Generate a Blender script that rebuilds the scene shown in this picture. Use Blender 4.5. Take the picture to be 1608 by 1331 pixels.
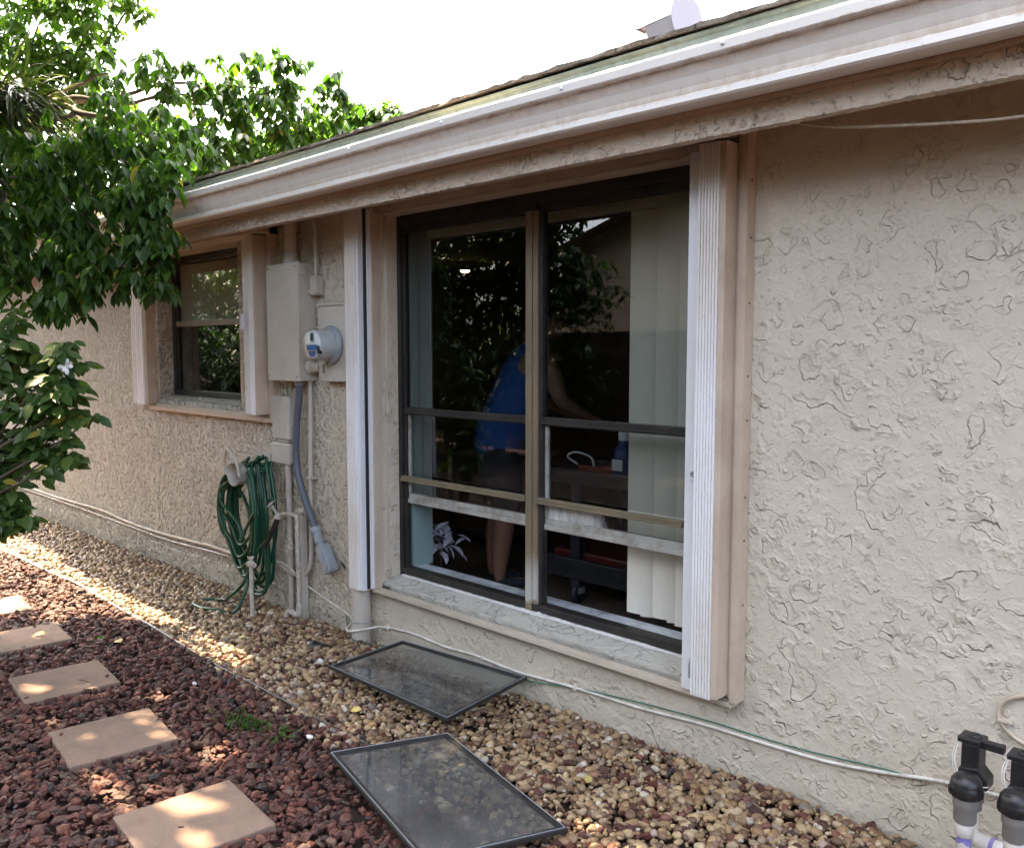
import bpy, math, random
import numpy as np
from mathutils import Vector, Matrix
R = math.radians
random.seed(7)
rng = np.random.default_rng(11)
for o in list(bpy.data.objects):
    bpy.data.objects.remove(o)
scene = bpy.context.scene

# ------------------------------------------------------------------ camera, sky, sun, exposure
H, D, FPX = 1.55, 2.85, 1370.0
PITCH = math.atan(114.5 / FPX)
cam_data = bpy.data.cameras.new('camera')
cam_data.sensor_width = 36.0
cam_data.lens = FPX / 1608.0 * 36.0
cam_data.clip_start = 0.05
cam_data.clip_end = 500
camera = bpy.data.objects.new('camera', cam_data)
scene.collection.objects.link(camera)
camera.location = (0, -D, H)
camera.rotation_euler = (R(90) - PITCH, 0, R(45))
scene.camera = camera

SUN_X, SUN_Y = -0.62, 0.05            # sun direction per metre of height (towards the sun)
sv = Vector((SUN_X, SUN_Y, 1.0)).normalized()
sun_el = math.asin(sv.z)
sun_az = math.atan2(sv.x, sv.y)       # clockwise from +y
world = bpy.data.worlds.new('World')
scene.world = world
world.use_nodes = True
wn = world.node_tree
sky = wn.nodes.new('ShaderNodeTexSky')
sky.sky_type = 'NISHITA'
sky.sun_disc = False
sky.sun_elevation = sun_el
sky.sun_rotation = sun_az
sky.dust_density = 7.0
sky.air_density = .7
sky.ozone_density = 1.0
bg = wn.nodes['Background']
bg.inputs[1].default_value = 0.15
hs = wn.nodes.new('ShaderNodeHueSaturation')      # hazy, milky air
hs.inputs['Saturation'].default_value = .60
wn.links.new(sky.outputs[0], hs.inputs['Color'])
wn.links.new(hs.outputs[0], bg.inputs[0])
sl = bpy.data.lights.new('sun', 'SUN')
sl.energy = 3.4
sl.angle = R(0.55)
sl.color = (1.0, 0.76, 0.48)
sun = bpy.data.objects.new('sun', sl)
scene.collection.objects.link(sun)
sun.location = (-6, 1, 12)
sun.rotation_euler = (-sv).to_track_quat('-Z', 'Y').to_euler()
scene.view_settings.view_transform = 'Standard'
scene.view_settings.look = 'None'
scene.view_settings.exposure = 3.55
scene.view_settings.gamma = 1.0
scene.cycles.max_bounces = 8
scene.cycles.transparent_max_bounces = 24
scene.cycles.use_denoising = True
scene.cycles.caustics_reflective = False
scene.cycles.caustics_refractive = False

fw = Vector((-math.sqrt(.5) * math.cos(PITCH), math.sqrt(.5) * math.cos(PITCH), -math.sin(PITCH)))
rt = Vector((math.sqrt(.5), math.sqrt(.5), 0))
up = rt.cross(fw)


def at(px, py, k):
    """a point k metres deep in front of the place the photo was taken from"""
    return Vector((0, -D, H)) + (fw + rt * ((px - 804) / FPX) + up * ((665.5 - py) / FPX)) * k


# ------------------------------------------------------------------ node helpers
def new_mat(name):
    m = bpy.data.materials.new(name)
    m.use_nodes = True
    nt = m.node_tree
    return m, nt, nt.nodes['Principled BSDF']


def N(nt, kind, **kw):
    n = nt.nodes.new(kind)
    for k, v in kw.items():
        if k.startswith('i_'):
            n.inputs[k[2:].replace('_', ' ')].default_value = v
        else:
            setattr(n, k, v)
    return n


def L(nt, a, b):
    nt.links.new(a, b)


def ramp(nt, src, stops, interp='LINEAR'):
    r = nt.nodes.new('ShaderNodeValToRGB')
    r.color_ramp.interpolation = interp
    el = r.color_ramp.elements
    while len(el) < len(stops):
        el.new(0.5)
    for e, (p, c) in zip(el, stops):
        e.position = p
        e.color = (c[0], c[1], c[2], 1) if not isinstance(c, (int, float)) else (c, c, c, 1)
    L(nt, src, r.inputs[0])
    return r


def mathn(nt, op, a, b=None, c=None, clamp=False):
    n = nt.nodes.new('ShaderNodeMath')
    n.operation = op
    n.use_clamp = clamp
    for i, v in enumerate((a, b, c)):
        if v is None:
            continue
        if isinstance(v, (int, float)):
            n.inputs[i].default_value = v
        else:
            L(nt, v, n.inputs[i])
    return n.outputs[0]


def mixc(nt, fac, a, b, blend='MIX'):
    n = nt.nodes.new('ShaderNodeMix')
    n.data_type = 'RGBA'
    n.blend_type = blend
    for sock, v in ((n.inputs[0], fac), (n.inputs[6], a), (n.inputs[7], b)):
        if isinstance(v, (int, float)):
            sock.default_value = v
        elif isinstance(v, tuple):
            sock.default_value = (v[0], v[1], v[2], 1)
        else:
            L(nt, v, sock)
    return n.outputs[2]


def noise(nt, vec, scale, detail=4, rough=.55, dist=0.):
    n = nt.nodes.new('ShaderNodeTexNoise')
    n.inputs['Scale'].default_value = scale
    n.inputs['Detail'].default_value = detail
    n.inputs['Roughness'].default_value = rough
    n.inputs['Distortion'].default_value = dist
    if vec is not None:
        L(nt, vec, n.inputs['Vector'])
    return n.outputs['Fac']


def pos(nt):
    return nt.nodes.new('ShaderNodeNewGeometry').outputs['Position']


def mapping(nt, vec, scale=(1, 1, 1)):
    n = nt.nodes.new('ShaderNodeMapping')
    n.inputs['Scale'].default_value = scale
    L(nt, vec, n.inputs['Vector'])
    return n.outputs[0]


def bump(nt, bsdf, h, dist=.01, strength=1.):
    b = nt.nodes.new('ShaderNodeBump')
    b.inputs['Distance'].default_value = dist
    b.inputs['Strength'].default_value = strength
    L(nt, h, b.inputs['Height'])
    L(nt, b.outputs[0], bsdf.inputs['Normal'])
    return b


def simple(name, col, rough=.5, dirt=None, amount=.5, scale=6, metal=0., bumpd=0., spec=.5, streak=(1, 1, 1)):
    """painted or plain surface with dirt and a little unevenness"""
    m, nt, b = new_mat(name)
    p = mapping(nt, pos(nt), streak)
    b.inputs['Roughness'].default_value = rough
    b.inputs['Metallic'].default_value = metal
    b.inputs['Specular IOR Level'].default_value = spec
    dirt = dirt or tuple(c * .6 for c in col)
    n1 = noise(nt, p, scale, 6, .65)
    f = ramp(nt, n1, [(.42, 0.), (.72, 1.)]).outputs[0]
    f = mathn(nt, 'MULTIPLY', f, amount)
    c = mixc(nt, f, col, dirt)
    n2 = noise(nt, p, scale * 14, 3, .6)
    c = mixc(nt, mathn(nt, 'MULTIPLY', ramp(nt, n2, [(.6, 0.), (.75, 1.)]).outputs[0], amount * .6), c, dirt)
    L(nt, c, b.inputs['Base Color'])
    if bumpd:
        bump(nt, b, n2, bumpd)
    return m


M = {}


def stucco(name, col, scale=1.0, depth=.0066, dirt=(.30, .25, .19)):
    m, nt, b = new_mat(name)
    b.inputs['Roughness'].default_value = .72
    b.inputs['Specular IOR Level'].default_value = .35
    p = pos(nt)
    wn_ = nt.nodes.new('ShaderNodeTexNoise')
    wn_.inputs['Scale'].default_value = 11 * scale
    wn_.inputs['Detail'].default_value = 4
    L(nt, p, wn_.inputs['Vector'])
    vm = N(nt, 'ShaderNodeVectorMath', operation='SCALE')
    vm.inputs['Scale'].default_value = .085 / scale
    L(nt, wn_.outputs['Color'], vm.inputs[0])
    va = N(nt, 'ShaderNodeVectorMath', operation='ADD')
    L(nt, p, va.inputs[0])
    L(nt, vm.outputs[0], va.inputs[1])
    w = va.outputs[0]
    total = None
    for k, (sc, wt, seed) in enumerate(((7.5, 1.1, 0), (15, .85, 4.3), (30, .26, 8.1))):
        off = N(nt, 'ShaderNodeVectorMath', operation='ADD')
        off.inputs[1].default_value = (seed, seed * 1.7, -seed)
        L(nt, w, off.inputs[0])
        n = noise(nt, off.outputs[0], sc * scale, 1.5, .5)
        # flattened blobs: a sharp edge on one side, a slow slope on the other
        saw = mathn(nt, 'FRACT', mathn(nt, 'MULTIPLY', n, 3.2))
        rise = (.06, .10, .15)[k]
        edge = ramp(nt, saw, [(0, 0.), (rise, 1.), (rise * 2.2, .62), (.6, .12), (1., 0.)]).outputs[0]
        mask = ramp(nt, noise(nt, off.outputs[0], sc * scale * .42, 2), [(.33, 0.), (.54, 1.)]).outputs[0]
        off2 = N(nt, 'ShaderNodeVectorMath', operation='ADD')
        off2.inputs[1].default_value = (3.1 + seed, 9.2, 5.5)
        L(nt, p, off2.inputs[0])
        cut = ramp(nt, noise(nt, off2.outputs[0], sc * scale * 1.15, 2), [(.40, .05), (.52, 1.)]).outputs[0]
        mask = mathn(nt, 'MULTIPLY', mask, cut)
        h = mathn(nt, 'MULTIPLY', mathn(nt, 'MULTIPLY', edge, mask), wt)
        total = h if total is None else mathn(nt, 'ADD', total, h)
    # the far part of the wall was trowelled in shorter upright strokes
    sxx = nt.nodes.new('ShaderNodeSeparateXYZ')
    L(nt, p, sxx.inputs[0])
    left = mathn(nt, 'MULTIPLY', mathn(nt, 'SUBTRACT', -3.9, sxx.outputs[0], clamp=True), 1.0)
    nn_ = noise(nt, mapping(nt, w, (1, 1, .45)), 15 * scale, 2, .5)
    sw_ = mathn(nt, 'FRACT', mathn(nt, 'MULTIPLY', nn_, 2.6))
    eg_ = ramp(nt, sw_, [(0, 0.), (.14, 1.), (.5, .3), (1., 0.)]).outputs[0]
    ct_ = ramp(nt, noise(nt, p, 24 * scale, 2), [(.47, .0), (.56, 1.)]).outputs[0]
    total = mathn(nt, 'ADD', total, mathn(nt, 'MULTIPLY', mathn(nt, 'MULTIPLY', mathn(nt, 'MULTIPLY', eg_, ct_), left), 4.2))
    fine = noise(nt, p, 240, 3, .6)
    broad = noise(nt, p, 5, 2, .5)
    hh = mathn(nt, 'ADD', total, mathn(nt, 'MULTIPLY', fine, .07))
    hh = mathn(nt, 'ADD', hh, mathn(nt, 'MULTIPLY', broad, 1.2))
    bump(nt, b, hh, depth, 1.0)
    n1 = ramp(nt, noise(nt, p, 1.6, 6, .65), [(.38, 0.), (.68, .55)]).outputs[0]
    c = mixc(nt, n1, col, tuple(x * .82 for x in col))
    # small dirt caught in the creases and rusty specks
    sp = ramp(nt, noise(nt, p, 60, 5, .7), [(.68, 0.), (.76, .55)]).outputs[0]
    c = mixc(nt, sp, c, dirt)
    # splash dirt close to the ground
    sx = nt.nodes.new('ShaderNodeSeparateXYZ')
    L(nt, p, sx.inputs[0])
    zz = mathn(nt, 'ADD', sx.outputs[2], mathn(nt, 'MULTIPLY', noise(nt, p, 5, 5, .7), .35))
    lo = ramp(nt, zz, [(.02, .75), (.22, 0.)]).outputs[0]
    c = mixc(nt, lo, c, (.30, .28, .22))
    L(nt, c, b.inputs['Base Color'])
    return m


M['stucco'] = stucco('stucco', (.60, .54, .44), 1.2)
M['stucco_band'] = stucco('stucco_band', (.62, .54, .44), 1.6, .012)
M['sill'] = stucco('sill_stucco', (.52, .50, .44), 1.0, .010, (.16, .14, .12))
M['tan'] = simple('tan_paint', (.56, .47, .37), .5, (.33, .24, .16), .6, 4)
M['trim'] = simple('trim_paint', (.58, .51, .42), .55, (.34, .28, .2), .5, 5, bumpd=.001)
M['white'] = simple('white_paint', (.78, .80, .84), .35, (.50, .44, .36), .40, 3.2, streak=(1, 1, .35))
M['stack'] = simple('stack_white', (.80, .80, .80), .4, (.55, .45, .34), .6, 2.2, streak=(1, 1, .5))
M['box'] = simple('box_paint', (.52, .49, .43), .45, (.32, .28, .22), .35, 6)
M['pipe'] = simple('pipe_paint', (.53, .49, .43), .5, (.3, .26, .2), .5, 10)
M['oldpipe'] = simple('old_pipe_paint', (.62, .58, .52), .65, (.22, .16, .11), .8, 30, bumpd=.004)
M['grey'] = simple('grey_plastic', (.095, .11, .14), .4, (.1, .1, .11), .4, 8)
M['greyfit'] = simple('grey_fitting', (.30, .34, .38), .4, (.15, .15, .15), .4, 8)
M['bronze'] = simple('bronze_frame', (.022, .021, .020), .5, (.07, .063, .055), .4, 7, spec=.3)
M['bronze_lt'] = simple('weathered_bronze', (.20, .165, .10), .5, (.10, .085, .06), .7, 9, streak=(1, 1, .3))
_nt = M['bronze_lt'].node_tree
_b = _nt.nodes['Principled BSDF']
_sx = _nt.nodes.new('ShaderNodeSeparateXYZ')
L(_nt, pos(_nt), _sx.inputs[0])
_z = mathn(_nt, 'ADD', _sx.outputs[2], mathn(_nt, 'MULTIPLY', noise(_nt, mapping(_nt, pos(_nt), (1, 1, .4)), 18, 4, .7), .16))
_f = ramp(_nt, _z, [(.425, .0), (.445, .85), (.56, .75), (.68, 0.)]).outputs[0]
L(_nt, mixc(_nt, _f, _b.inputs['Base Color'].links[0].from_socket, (.50, .49, .45)), _b.inputs['Base Color'])
M['oxide'] = simple('oxidised_alloy', (.40, .395, .36), .65, (.16, .14, .11), .95, 12)
M['teal'] = simple('teal_paint', (.21, .30, .30), .6, (.17, .25, .25), .3, 5)
M['pvc'] = simple('white_pvc', (.82, .80, .76), .35, (.5, .42, .33), .2, 9)
M['purple'] = simple('purple_primer', (.20, .17, .50), .4, (.5, .45, .65), .5, 40)
M['greypvc'] = simple('grey_pvc', (.24, .235, .22), .45, (.14, .13, .12), .3, 9)
M['black'] = simple('black_plastic', (.012, .012, .013), .38, (.05, .05, .05), .3, 20)
M['hose'] = simple('hose_green', (.004, .066, .036), .3, (.015, .035, .028), .5, 12)
M['hose_stripe'] = simple('hose_stripe', (.09, .17, .06), .4)
M['wire'] = simple('white_wire', (.72, .70, .64), .5, (.3, .26, .2), .6, 20)
M['tanwire'] = simple('tan_wire', (.52, .44, .34), .55, (.28, .22, .16), .6, 20)
M['greenwire'] = simple('green_wire', (.04, .16, .12), .5)
M['stone'] = simple('paver', (.25, .178, .138), .9, (.185, .128, .098), .55, 9, bumpd=.003, spec=.2)
M['edging'] = simple('edging', (.025, .022, .02), .4, (.20, .19, .16), .6, 6)
_nt = M['edging'].node_tree
_b = _nt.nodes['Principled BSDF']
_sx = _nt.nodes.new('ShaderNodeSeparateXYZ')
L(_nt, pos(_nt), _sx.inputs[0])
_f = ramp(_nt, mathn(_nt, 'MULTIPLY', mathn(_nt, 'ADD', mathn(_nt, 'ADD', _sx.outputs[0], 10.0), mathn(_nt, 'MULTIPLY', noise(_nt, pos(_nt), 5), 1.2)), .1), [(.50, .75), (.66, 0.)]).outputs[0]
L(_nt, mixc(_nt, _f, _b.inputs['Base Color'].links[0].from_socket, (.55, .53, .47)), _b.inputs['Base Color'])
M['blind'] = simple('vane', (.80, .76, .66), .6, (.5, .48, .4), .3, 3, streak=(1, 1, .2))
M['bark'] = simple('bark', (.16, .12, .085), .9, (.07, .055, .04), .8, 14, bumpd=.01)
M['skin'] = simple('skin', (.27, .14, .095), .55, (.20, .095, .06), .4, 14)
M['tank'] = simple('blue_cloth', (.016, .078, .31), .85, (.012, .058, .22), .5, 7)
M['shorts'] = simple('dark_cloth', (.022, .026, .036), .9)
M['hair'] = simple('hair', (.05, .03, .02), .6)
M['print'] = simple('white_print', (.72, .74, .76), .7)
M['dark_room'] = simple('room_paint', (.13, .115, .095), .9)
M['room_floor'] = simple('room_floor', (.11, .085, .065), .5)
M['cart'] = simple('cart_plastic', (.016, .018, .024), .5, (.05, .05, .055), .5, 14)
M['red'] = simple('red_plastic', (.10, .012, .010), .4, (.02, .02, .02), .8, 9)
M['orange'] = simple('orange_plastic', (.20, .045, .015), .4)
M['bluebox'] = simple('blue_pack', (.025, .05, .16), .4)
M['petal'] = simple('petal', (.55, .53, .63), .6, (.34, .33, .42), .7, 22)
M['whiteflower'] = simple('gardenia_petal', (.85, .85, .82), .5)
M['miniblind'] = simple('slat_paint', (.92, .87, .74), .5, (.8, .74, .6), .2, 3)
M['marble'] = simple('marble', (.58, .62, .66), .25, (.14, .15, .17), .8, 9)
M['fence'] = simple('fence_wood', (.10, .075, .055), .85, (.05, .04, .03), .7, 3, streak=(6, 6, .6))
M['neigh'] = simple('neighbour_stucco', (.42, .32, .25), .85, (.33, .25, .2), .4, 2)
_nt = M['stone'].node_tree            # sandy, pitted face with darker damp stains
_b = _nt.nodes['Principled BSDF']
_src = _b.inputs['Base Color'].links[0].from_socket
_gr = ramp(_nt, noise(_nt, pos(_nt), 420, 3, .7), [(.35, .35), (.62, 0.)]).outputs[0]
_c = mixc(_nt, _gr, _src, (.12, .08, .06))
_st = ramp(_nt, noise(_nt, pos(_nt), 9, 5, .65), [(.50, 0.), (.66, .4)]).outputs[0]
_c = mixc(_nt, _st, _c, (.15, .115, .09))
_pit = ramp(_nt, noise(_nt, pos(_nt), 130, 2, .5), [(.24, .8), (.31, 0.)]).outputs[0]
_c = mixc(_nt, _pit, _c, (.07, .045, .035))
L(_nt, _c, _b.inputs['Base Color'])
M['chalk'] = simple('chalk_stone', (.75, .73, .70), .8)


def shingles():
    m, nt, b = new_mat('shingles')
    p = pos(nt)
    v = nt.nodes.new('ShaderNodeTexBrick')
    L(nt, p, v.inputs['Vector'])
    v.inputs['Scale'].default_value = 3.2
    v.inputs['Color1'].default_value = (.20, .165, .13, 1)
    v.inputs['Color2'].default_value = (.13, .11, .09, 1)
    v.inputs['Mortar'].default_value = (.05, .045, .04, 1)
    v.inputs['Mortar Size'].default_value = .012
    c = mixc(nt, ramp(nt, noise(nt, p, 90, 3), [(.35, 0.), (.65, .6)]).outputs[0], v.outputs['Color'], (.30, .25, .2))
    L(nt, c, b.inputs['Base Color'])
    b.inputs['Roughness'].default_value = .95
    bump(nt, b, noise(nt, p, 120, 3), .006)
    return m


M['shingle'] = shingles()


def gutter_mat():
    m, nt, b = new_mat('gutter_paint')
    p = pos(nt)
    b.inputs['Roughness'].default_value = .33
    sx = nt.nodes.new('ShaderNodeSeparateXYZ')
    L(nt, p, sx.inputs[0])
    wob = mathn(nt, 'MULTIPLY', mathn(nt, 'SUBTRACT', noise(nt, mapping(nt, p, (5, 5, 1)), 3, 5, .7), .5), .045)
    z = mathn(nt, 'ADD', sx.outputs[2], wob)
    zn = mathn(nt, 'MULTIPLY', mathn(nt, 'SUBTRACT', z, 2.30), 6.0)
    # tannin stains that ran out under the lip and settled on the lower curve
    st = ramp(nt, zn, [(.12, 0.), (.19, 1.), (.36, .25), (.50, .10), (.63, .95), (.67, .0)]).outputs[0]
    fine = ramp(nt, noise(nt, mapping(nt, p, (9, 1, 1)), 2.5, 5, .7), [(.3, .45), (.7, 1.)]).outputs[0]
    c = mixc(nt, mathn(nt, 'MULTIPLY', st, fine), (.80, .765, .715), (.48, .36, .26))
    spk = ramp(nt, noise(nt, p, 55, 4, .7), [(.70, 0.), (.75, .6)]).outputs[0]
    c = mixc(nt, spk, c, (.25, .2, .15))
    L(nt, c, b.inputs['Base Color'])
    return m


M['gutter'] = gutter_mat()
M['drip'] = simple('drip_edge', (.40, .46, .40), .45, (.20, .22, .18), .55, 9, streak=(3, 1, .3))
M['shaded_head_trim'] = simple('eave_shade_paint', (.36, .28, .21), .6, (.20, .15, .11), .7, 5)  # tan darkened so the colour carries the shade under the eave
M['vent'] = simple('vent_paint', (.40, .37, .40), .4, (.3, .27, .25), .3, 8)
M['fascia'] = simple('fascia_paint', (.52, .41, .32), .6, (.36, .26, .19), .5, 4)


def glass(name, tint=.7, f0=.045, haze=0., hcol=(.5, .52, .55)):
    m = bpy.data.materials.new(name)
    m.use_nodes = True
    nt = m.node_tree
    nt.nodes.remove(nt.nodes['Principled BSDF'])
    out = nt.nodes['Material Output']
    t = N(nt, 'ShaderNodeBsdfTransparent')
    t.inputs[0].default_value = (tint * .97, tint, tint * .99, 1)
    g = N(nt, 'ShaderNodeBsdfGlossy')
    g.inputs['Roughness'].default_value = .0
    gg = nt.nodes.new('ShaderNodeNewGeometry')
    dp = N(nt, 'ShaderNodeVectorMath', operation='DOT_PRODUCT')
    L(nt, gg.outputs['Incoming'], dp.inputs[0])
    L(nt, gg.outputs['Normal'], dp.inputs[1])
    q_ = mathn(nt, 'SUBTRACT', 1.0, mathn(nt, 'ABSOLUTE', dp.outputs['Value']), clamp=True)
    fres = mathn(nt, 'ADD', mathn(nt, 'MULTIPLY', mathn(nt, 'POWER', q_, 5.0), 1 - f0), f0)
    mx = N(nt, 'ShaderNodeMixShader')
    base = t.outputs[0]
    if haze:
        d = N(nt, 'ShaderNodeBsdfDiffuse')
        d.inputs[0].default_value = (*hcol, 1)
        p = pos(nt)
        hz = ramp(nt, noise(nt, p, 4.5, 5, .6), [(.38, haze * .75), (.7, haze * 1.45)]).outputs[0]
        m0 = N(nt, 'ShaderNodeMixShader')
        L(nt, hz, m0.inputs[0])
        L(nt, base, m0.inputs[1])
        L(nt, d.outputs[0], m0.inputs[2])
        base = m0.outputs[0]
    L(nt, fres, mx.inputs[0])
    L(nt, base, mx.inputs[1])
    L(nt, g.outputs[0], mx.inputs[2])
    L(nt, mx.outputs[0], out.inputs[0])
    return m


M['glass'] = glass('window_glass', .81, .066)
M['clear'] = glass('clear_cover', .96, .035)
M['panel'] = glass('dusty_panel', .82, .045, .11, (.42, .43, .45))


def residue_glass():
    """lower sash glass with a chalky white residue left of its middle"""
    m = glass('residue_glass', .84, .05)
    nt = m.node_tree
    out = nt.nodes['Material Output']
    src = out.inputs[0].links[0].from_socket
    p = pos(nt)
    sx = nt.nodes.new('ShaderNodeSeparateXYZ')
    L(nt, p, sx.inputs[0])
    x = mathn(nt, 'ADD', sx.outputs[0], mathn(nt, 'MULTIPLY', noise(nt, p, 9, 3), .25))
    f = ramp(nt, mathn(nt, 'ADD', x, 3.0), [(.22, .9), (.62, .75), (.72, 0.)]).outputs[0]
    f = mathn(nt, 'MULTIPLY', f, ramp(nt, noise(nt, mapping(nt, p, (1, 1, .3)), 22, 4, .6), [(.3, .35), (.6, 1.)]).outputs[0])
    d = N(nt, 'ShaderNodeBsdfDiffuse')
    d.inputs[0].default_value = (.68, .68, .66, 1)
    mx = N(nt, 'ShaderNodeMixShader')
    L(nt, f, mx.inputs[0])
    L(nt, src, mx.inputs[1])
    L(nt, d.outputs[0], mx.inputs[2])
    L(nt, mx.outputs[0], out.inputs[0])
    return m


M['residue'] = residue_glass()


def foliage(name, dark, light, trans=.4, yellow=0.):
    m = bpy.data.materials.new(name)
    m.use_nodes = True
    nt = m.node_tree
    b = nt.nodes['Principled BSDF']
    out = nt.nodes['Material Output']
    g = nt.nodes.new('ShaderNodeNewGeometry')
    stops = [(0., dark), (.6, tuple((a + c) / 2 for a, c in zip(dark, light))), (1., light)]
    if yellow:
        stops = stops[:-1] + [(1 - yellow, light), (1., (.28, .22, .03))]
    r = ramp(nt, g.outputs['Random Per Island'], stops)
    L(nt, r.outputs[0], b.inputs['Base Color'])
    b.inputs['Roughness'].default_value = .42
    b.inputs['Specular IOR Level'].default_value = .4
    t = N(nt, 'ShaderNodeBsdfTranslucent')
    c = mixc(nt, 1.0, r.outputs[0], (1.9, 2.3, .55), 'MULTIPLY')
    L(nt, c, t.inputs[0])
    mx = N(nt, 'ShaderNodeMixShader')
    mx.inputs[0].default_value = trans
    L(nt, b.outputs[0], mx.inputs[1])
    L(nt, t.outputs[0], mx.inputs[2])
    L(nt, mx.outputs[0], out.inputs[0])
    return m


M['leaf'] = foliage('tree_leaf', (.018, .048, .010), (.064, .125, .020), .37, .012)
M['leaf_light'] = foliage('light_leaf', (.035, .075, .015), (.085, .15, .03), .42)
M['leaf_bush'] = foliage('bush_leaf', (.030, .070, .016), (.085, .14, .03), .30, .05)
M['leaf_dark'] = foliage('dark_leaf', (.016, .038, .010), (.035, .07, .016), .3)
M['strap'] = foliage('strap_leaf', (.02, .034, .014), (.06, .075, .03), .25)
M['dryleaf'] = simple('dry_leaf', (.42, .36, .12), .7, (.3, .16, .06), .6, 30)


def stones_mat(name, stops, rough=.6, bumpd=.002):
    m, nt, b = new_mat(name)
    g = nt.nodes.new('ShaderNodeNewGeometry')
    r = ramp(nt, g.outputs['Random Per Island'], stops, 'LINEAR')
    n = noise(nt, g.outputs['Position'], 90, 4, .65)
    c = mixc(nt, ramp(nt, n, [(.35, 0.), (.75, .5)]).outputs[0], r.outputs[0], (.07, .045, .03))
    L(nt, c, b.inputs['Base Color'])
    b.inputs['Roughness'].default_value = rough
    bump(nt, b, noise(nt, g.outputs['Position'], 160, 4, .6), bumpd)
    return m


M['pebble'] = stones_mat('river_pebble', [(0, (.07, .036, .022)), (.10, (.25, .145, .068)), (.22, (.42, .285, .135)), (.33, (.13, .075, .045)),
                                          (.45, (.52, .385, .205)), (.56, (.21, .125, .068)), (.68, (.58, .46, .29)), (.76, (.065, .03, .026)),
                                          (.85, (.35, .225, .115)), (.91, (.18, .06, .042)), (.965, (.66, .59, .47)), (1, (.12, .09, .08))], .5, .0012)
M['lava'] = stones_mat('lava_rock', [(0, (.034, .010, .009)), (.2, (.100, .022, .015)), (.35, (.017, .008, .008)), (.55, (.14, .037, .023)),
                                     (.72, (.048, .013, .011)), (.86, (.19, .066, .040)), (.92, (.018, .016, .018)), (.97, (.06, .03, .02)), (1, (.20, .12, .085))], .7, .003)
M['dirt'] = simple('dirt', (.07, .035, .026), .95, (.02, .012, .010), .9, 40, bumpd=.02)
M['lawn'] = simple('far_ground', (.10, .10, .05), .95, (.07, .06, .04), .7, 3, bumpd=.01)

# ------------------------------------------------------------------ mesh helpers
ORG = {}


def link(name, me, mat, parent, loc=None):
    o = bpy.data.objects.new(name, me)
    scene.collection.objects.link(o)
    if mat:
        me.materials.append(mat)
    if parent is not None:
        o.parent = parent
        ORG[o.name] = ORG[parent.name]
    else:
        ORG[o.name] = Vector(loc) if loc is not None else Vector((0, 0, 0))
        o.location = ORG[o.name]
    return o


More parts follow.
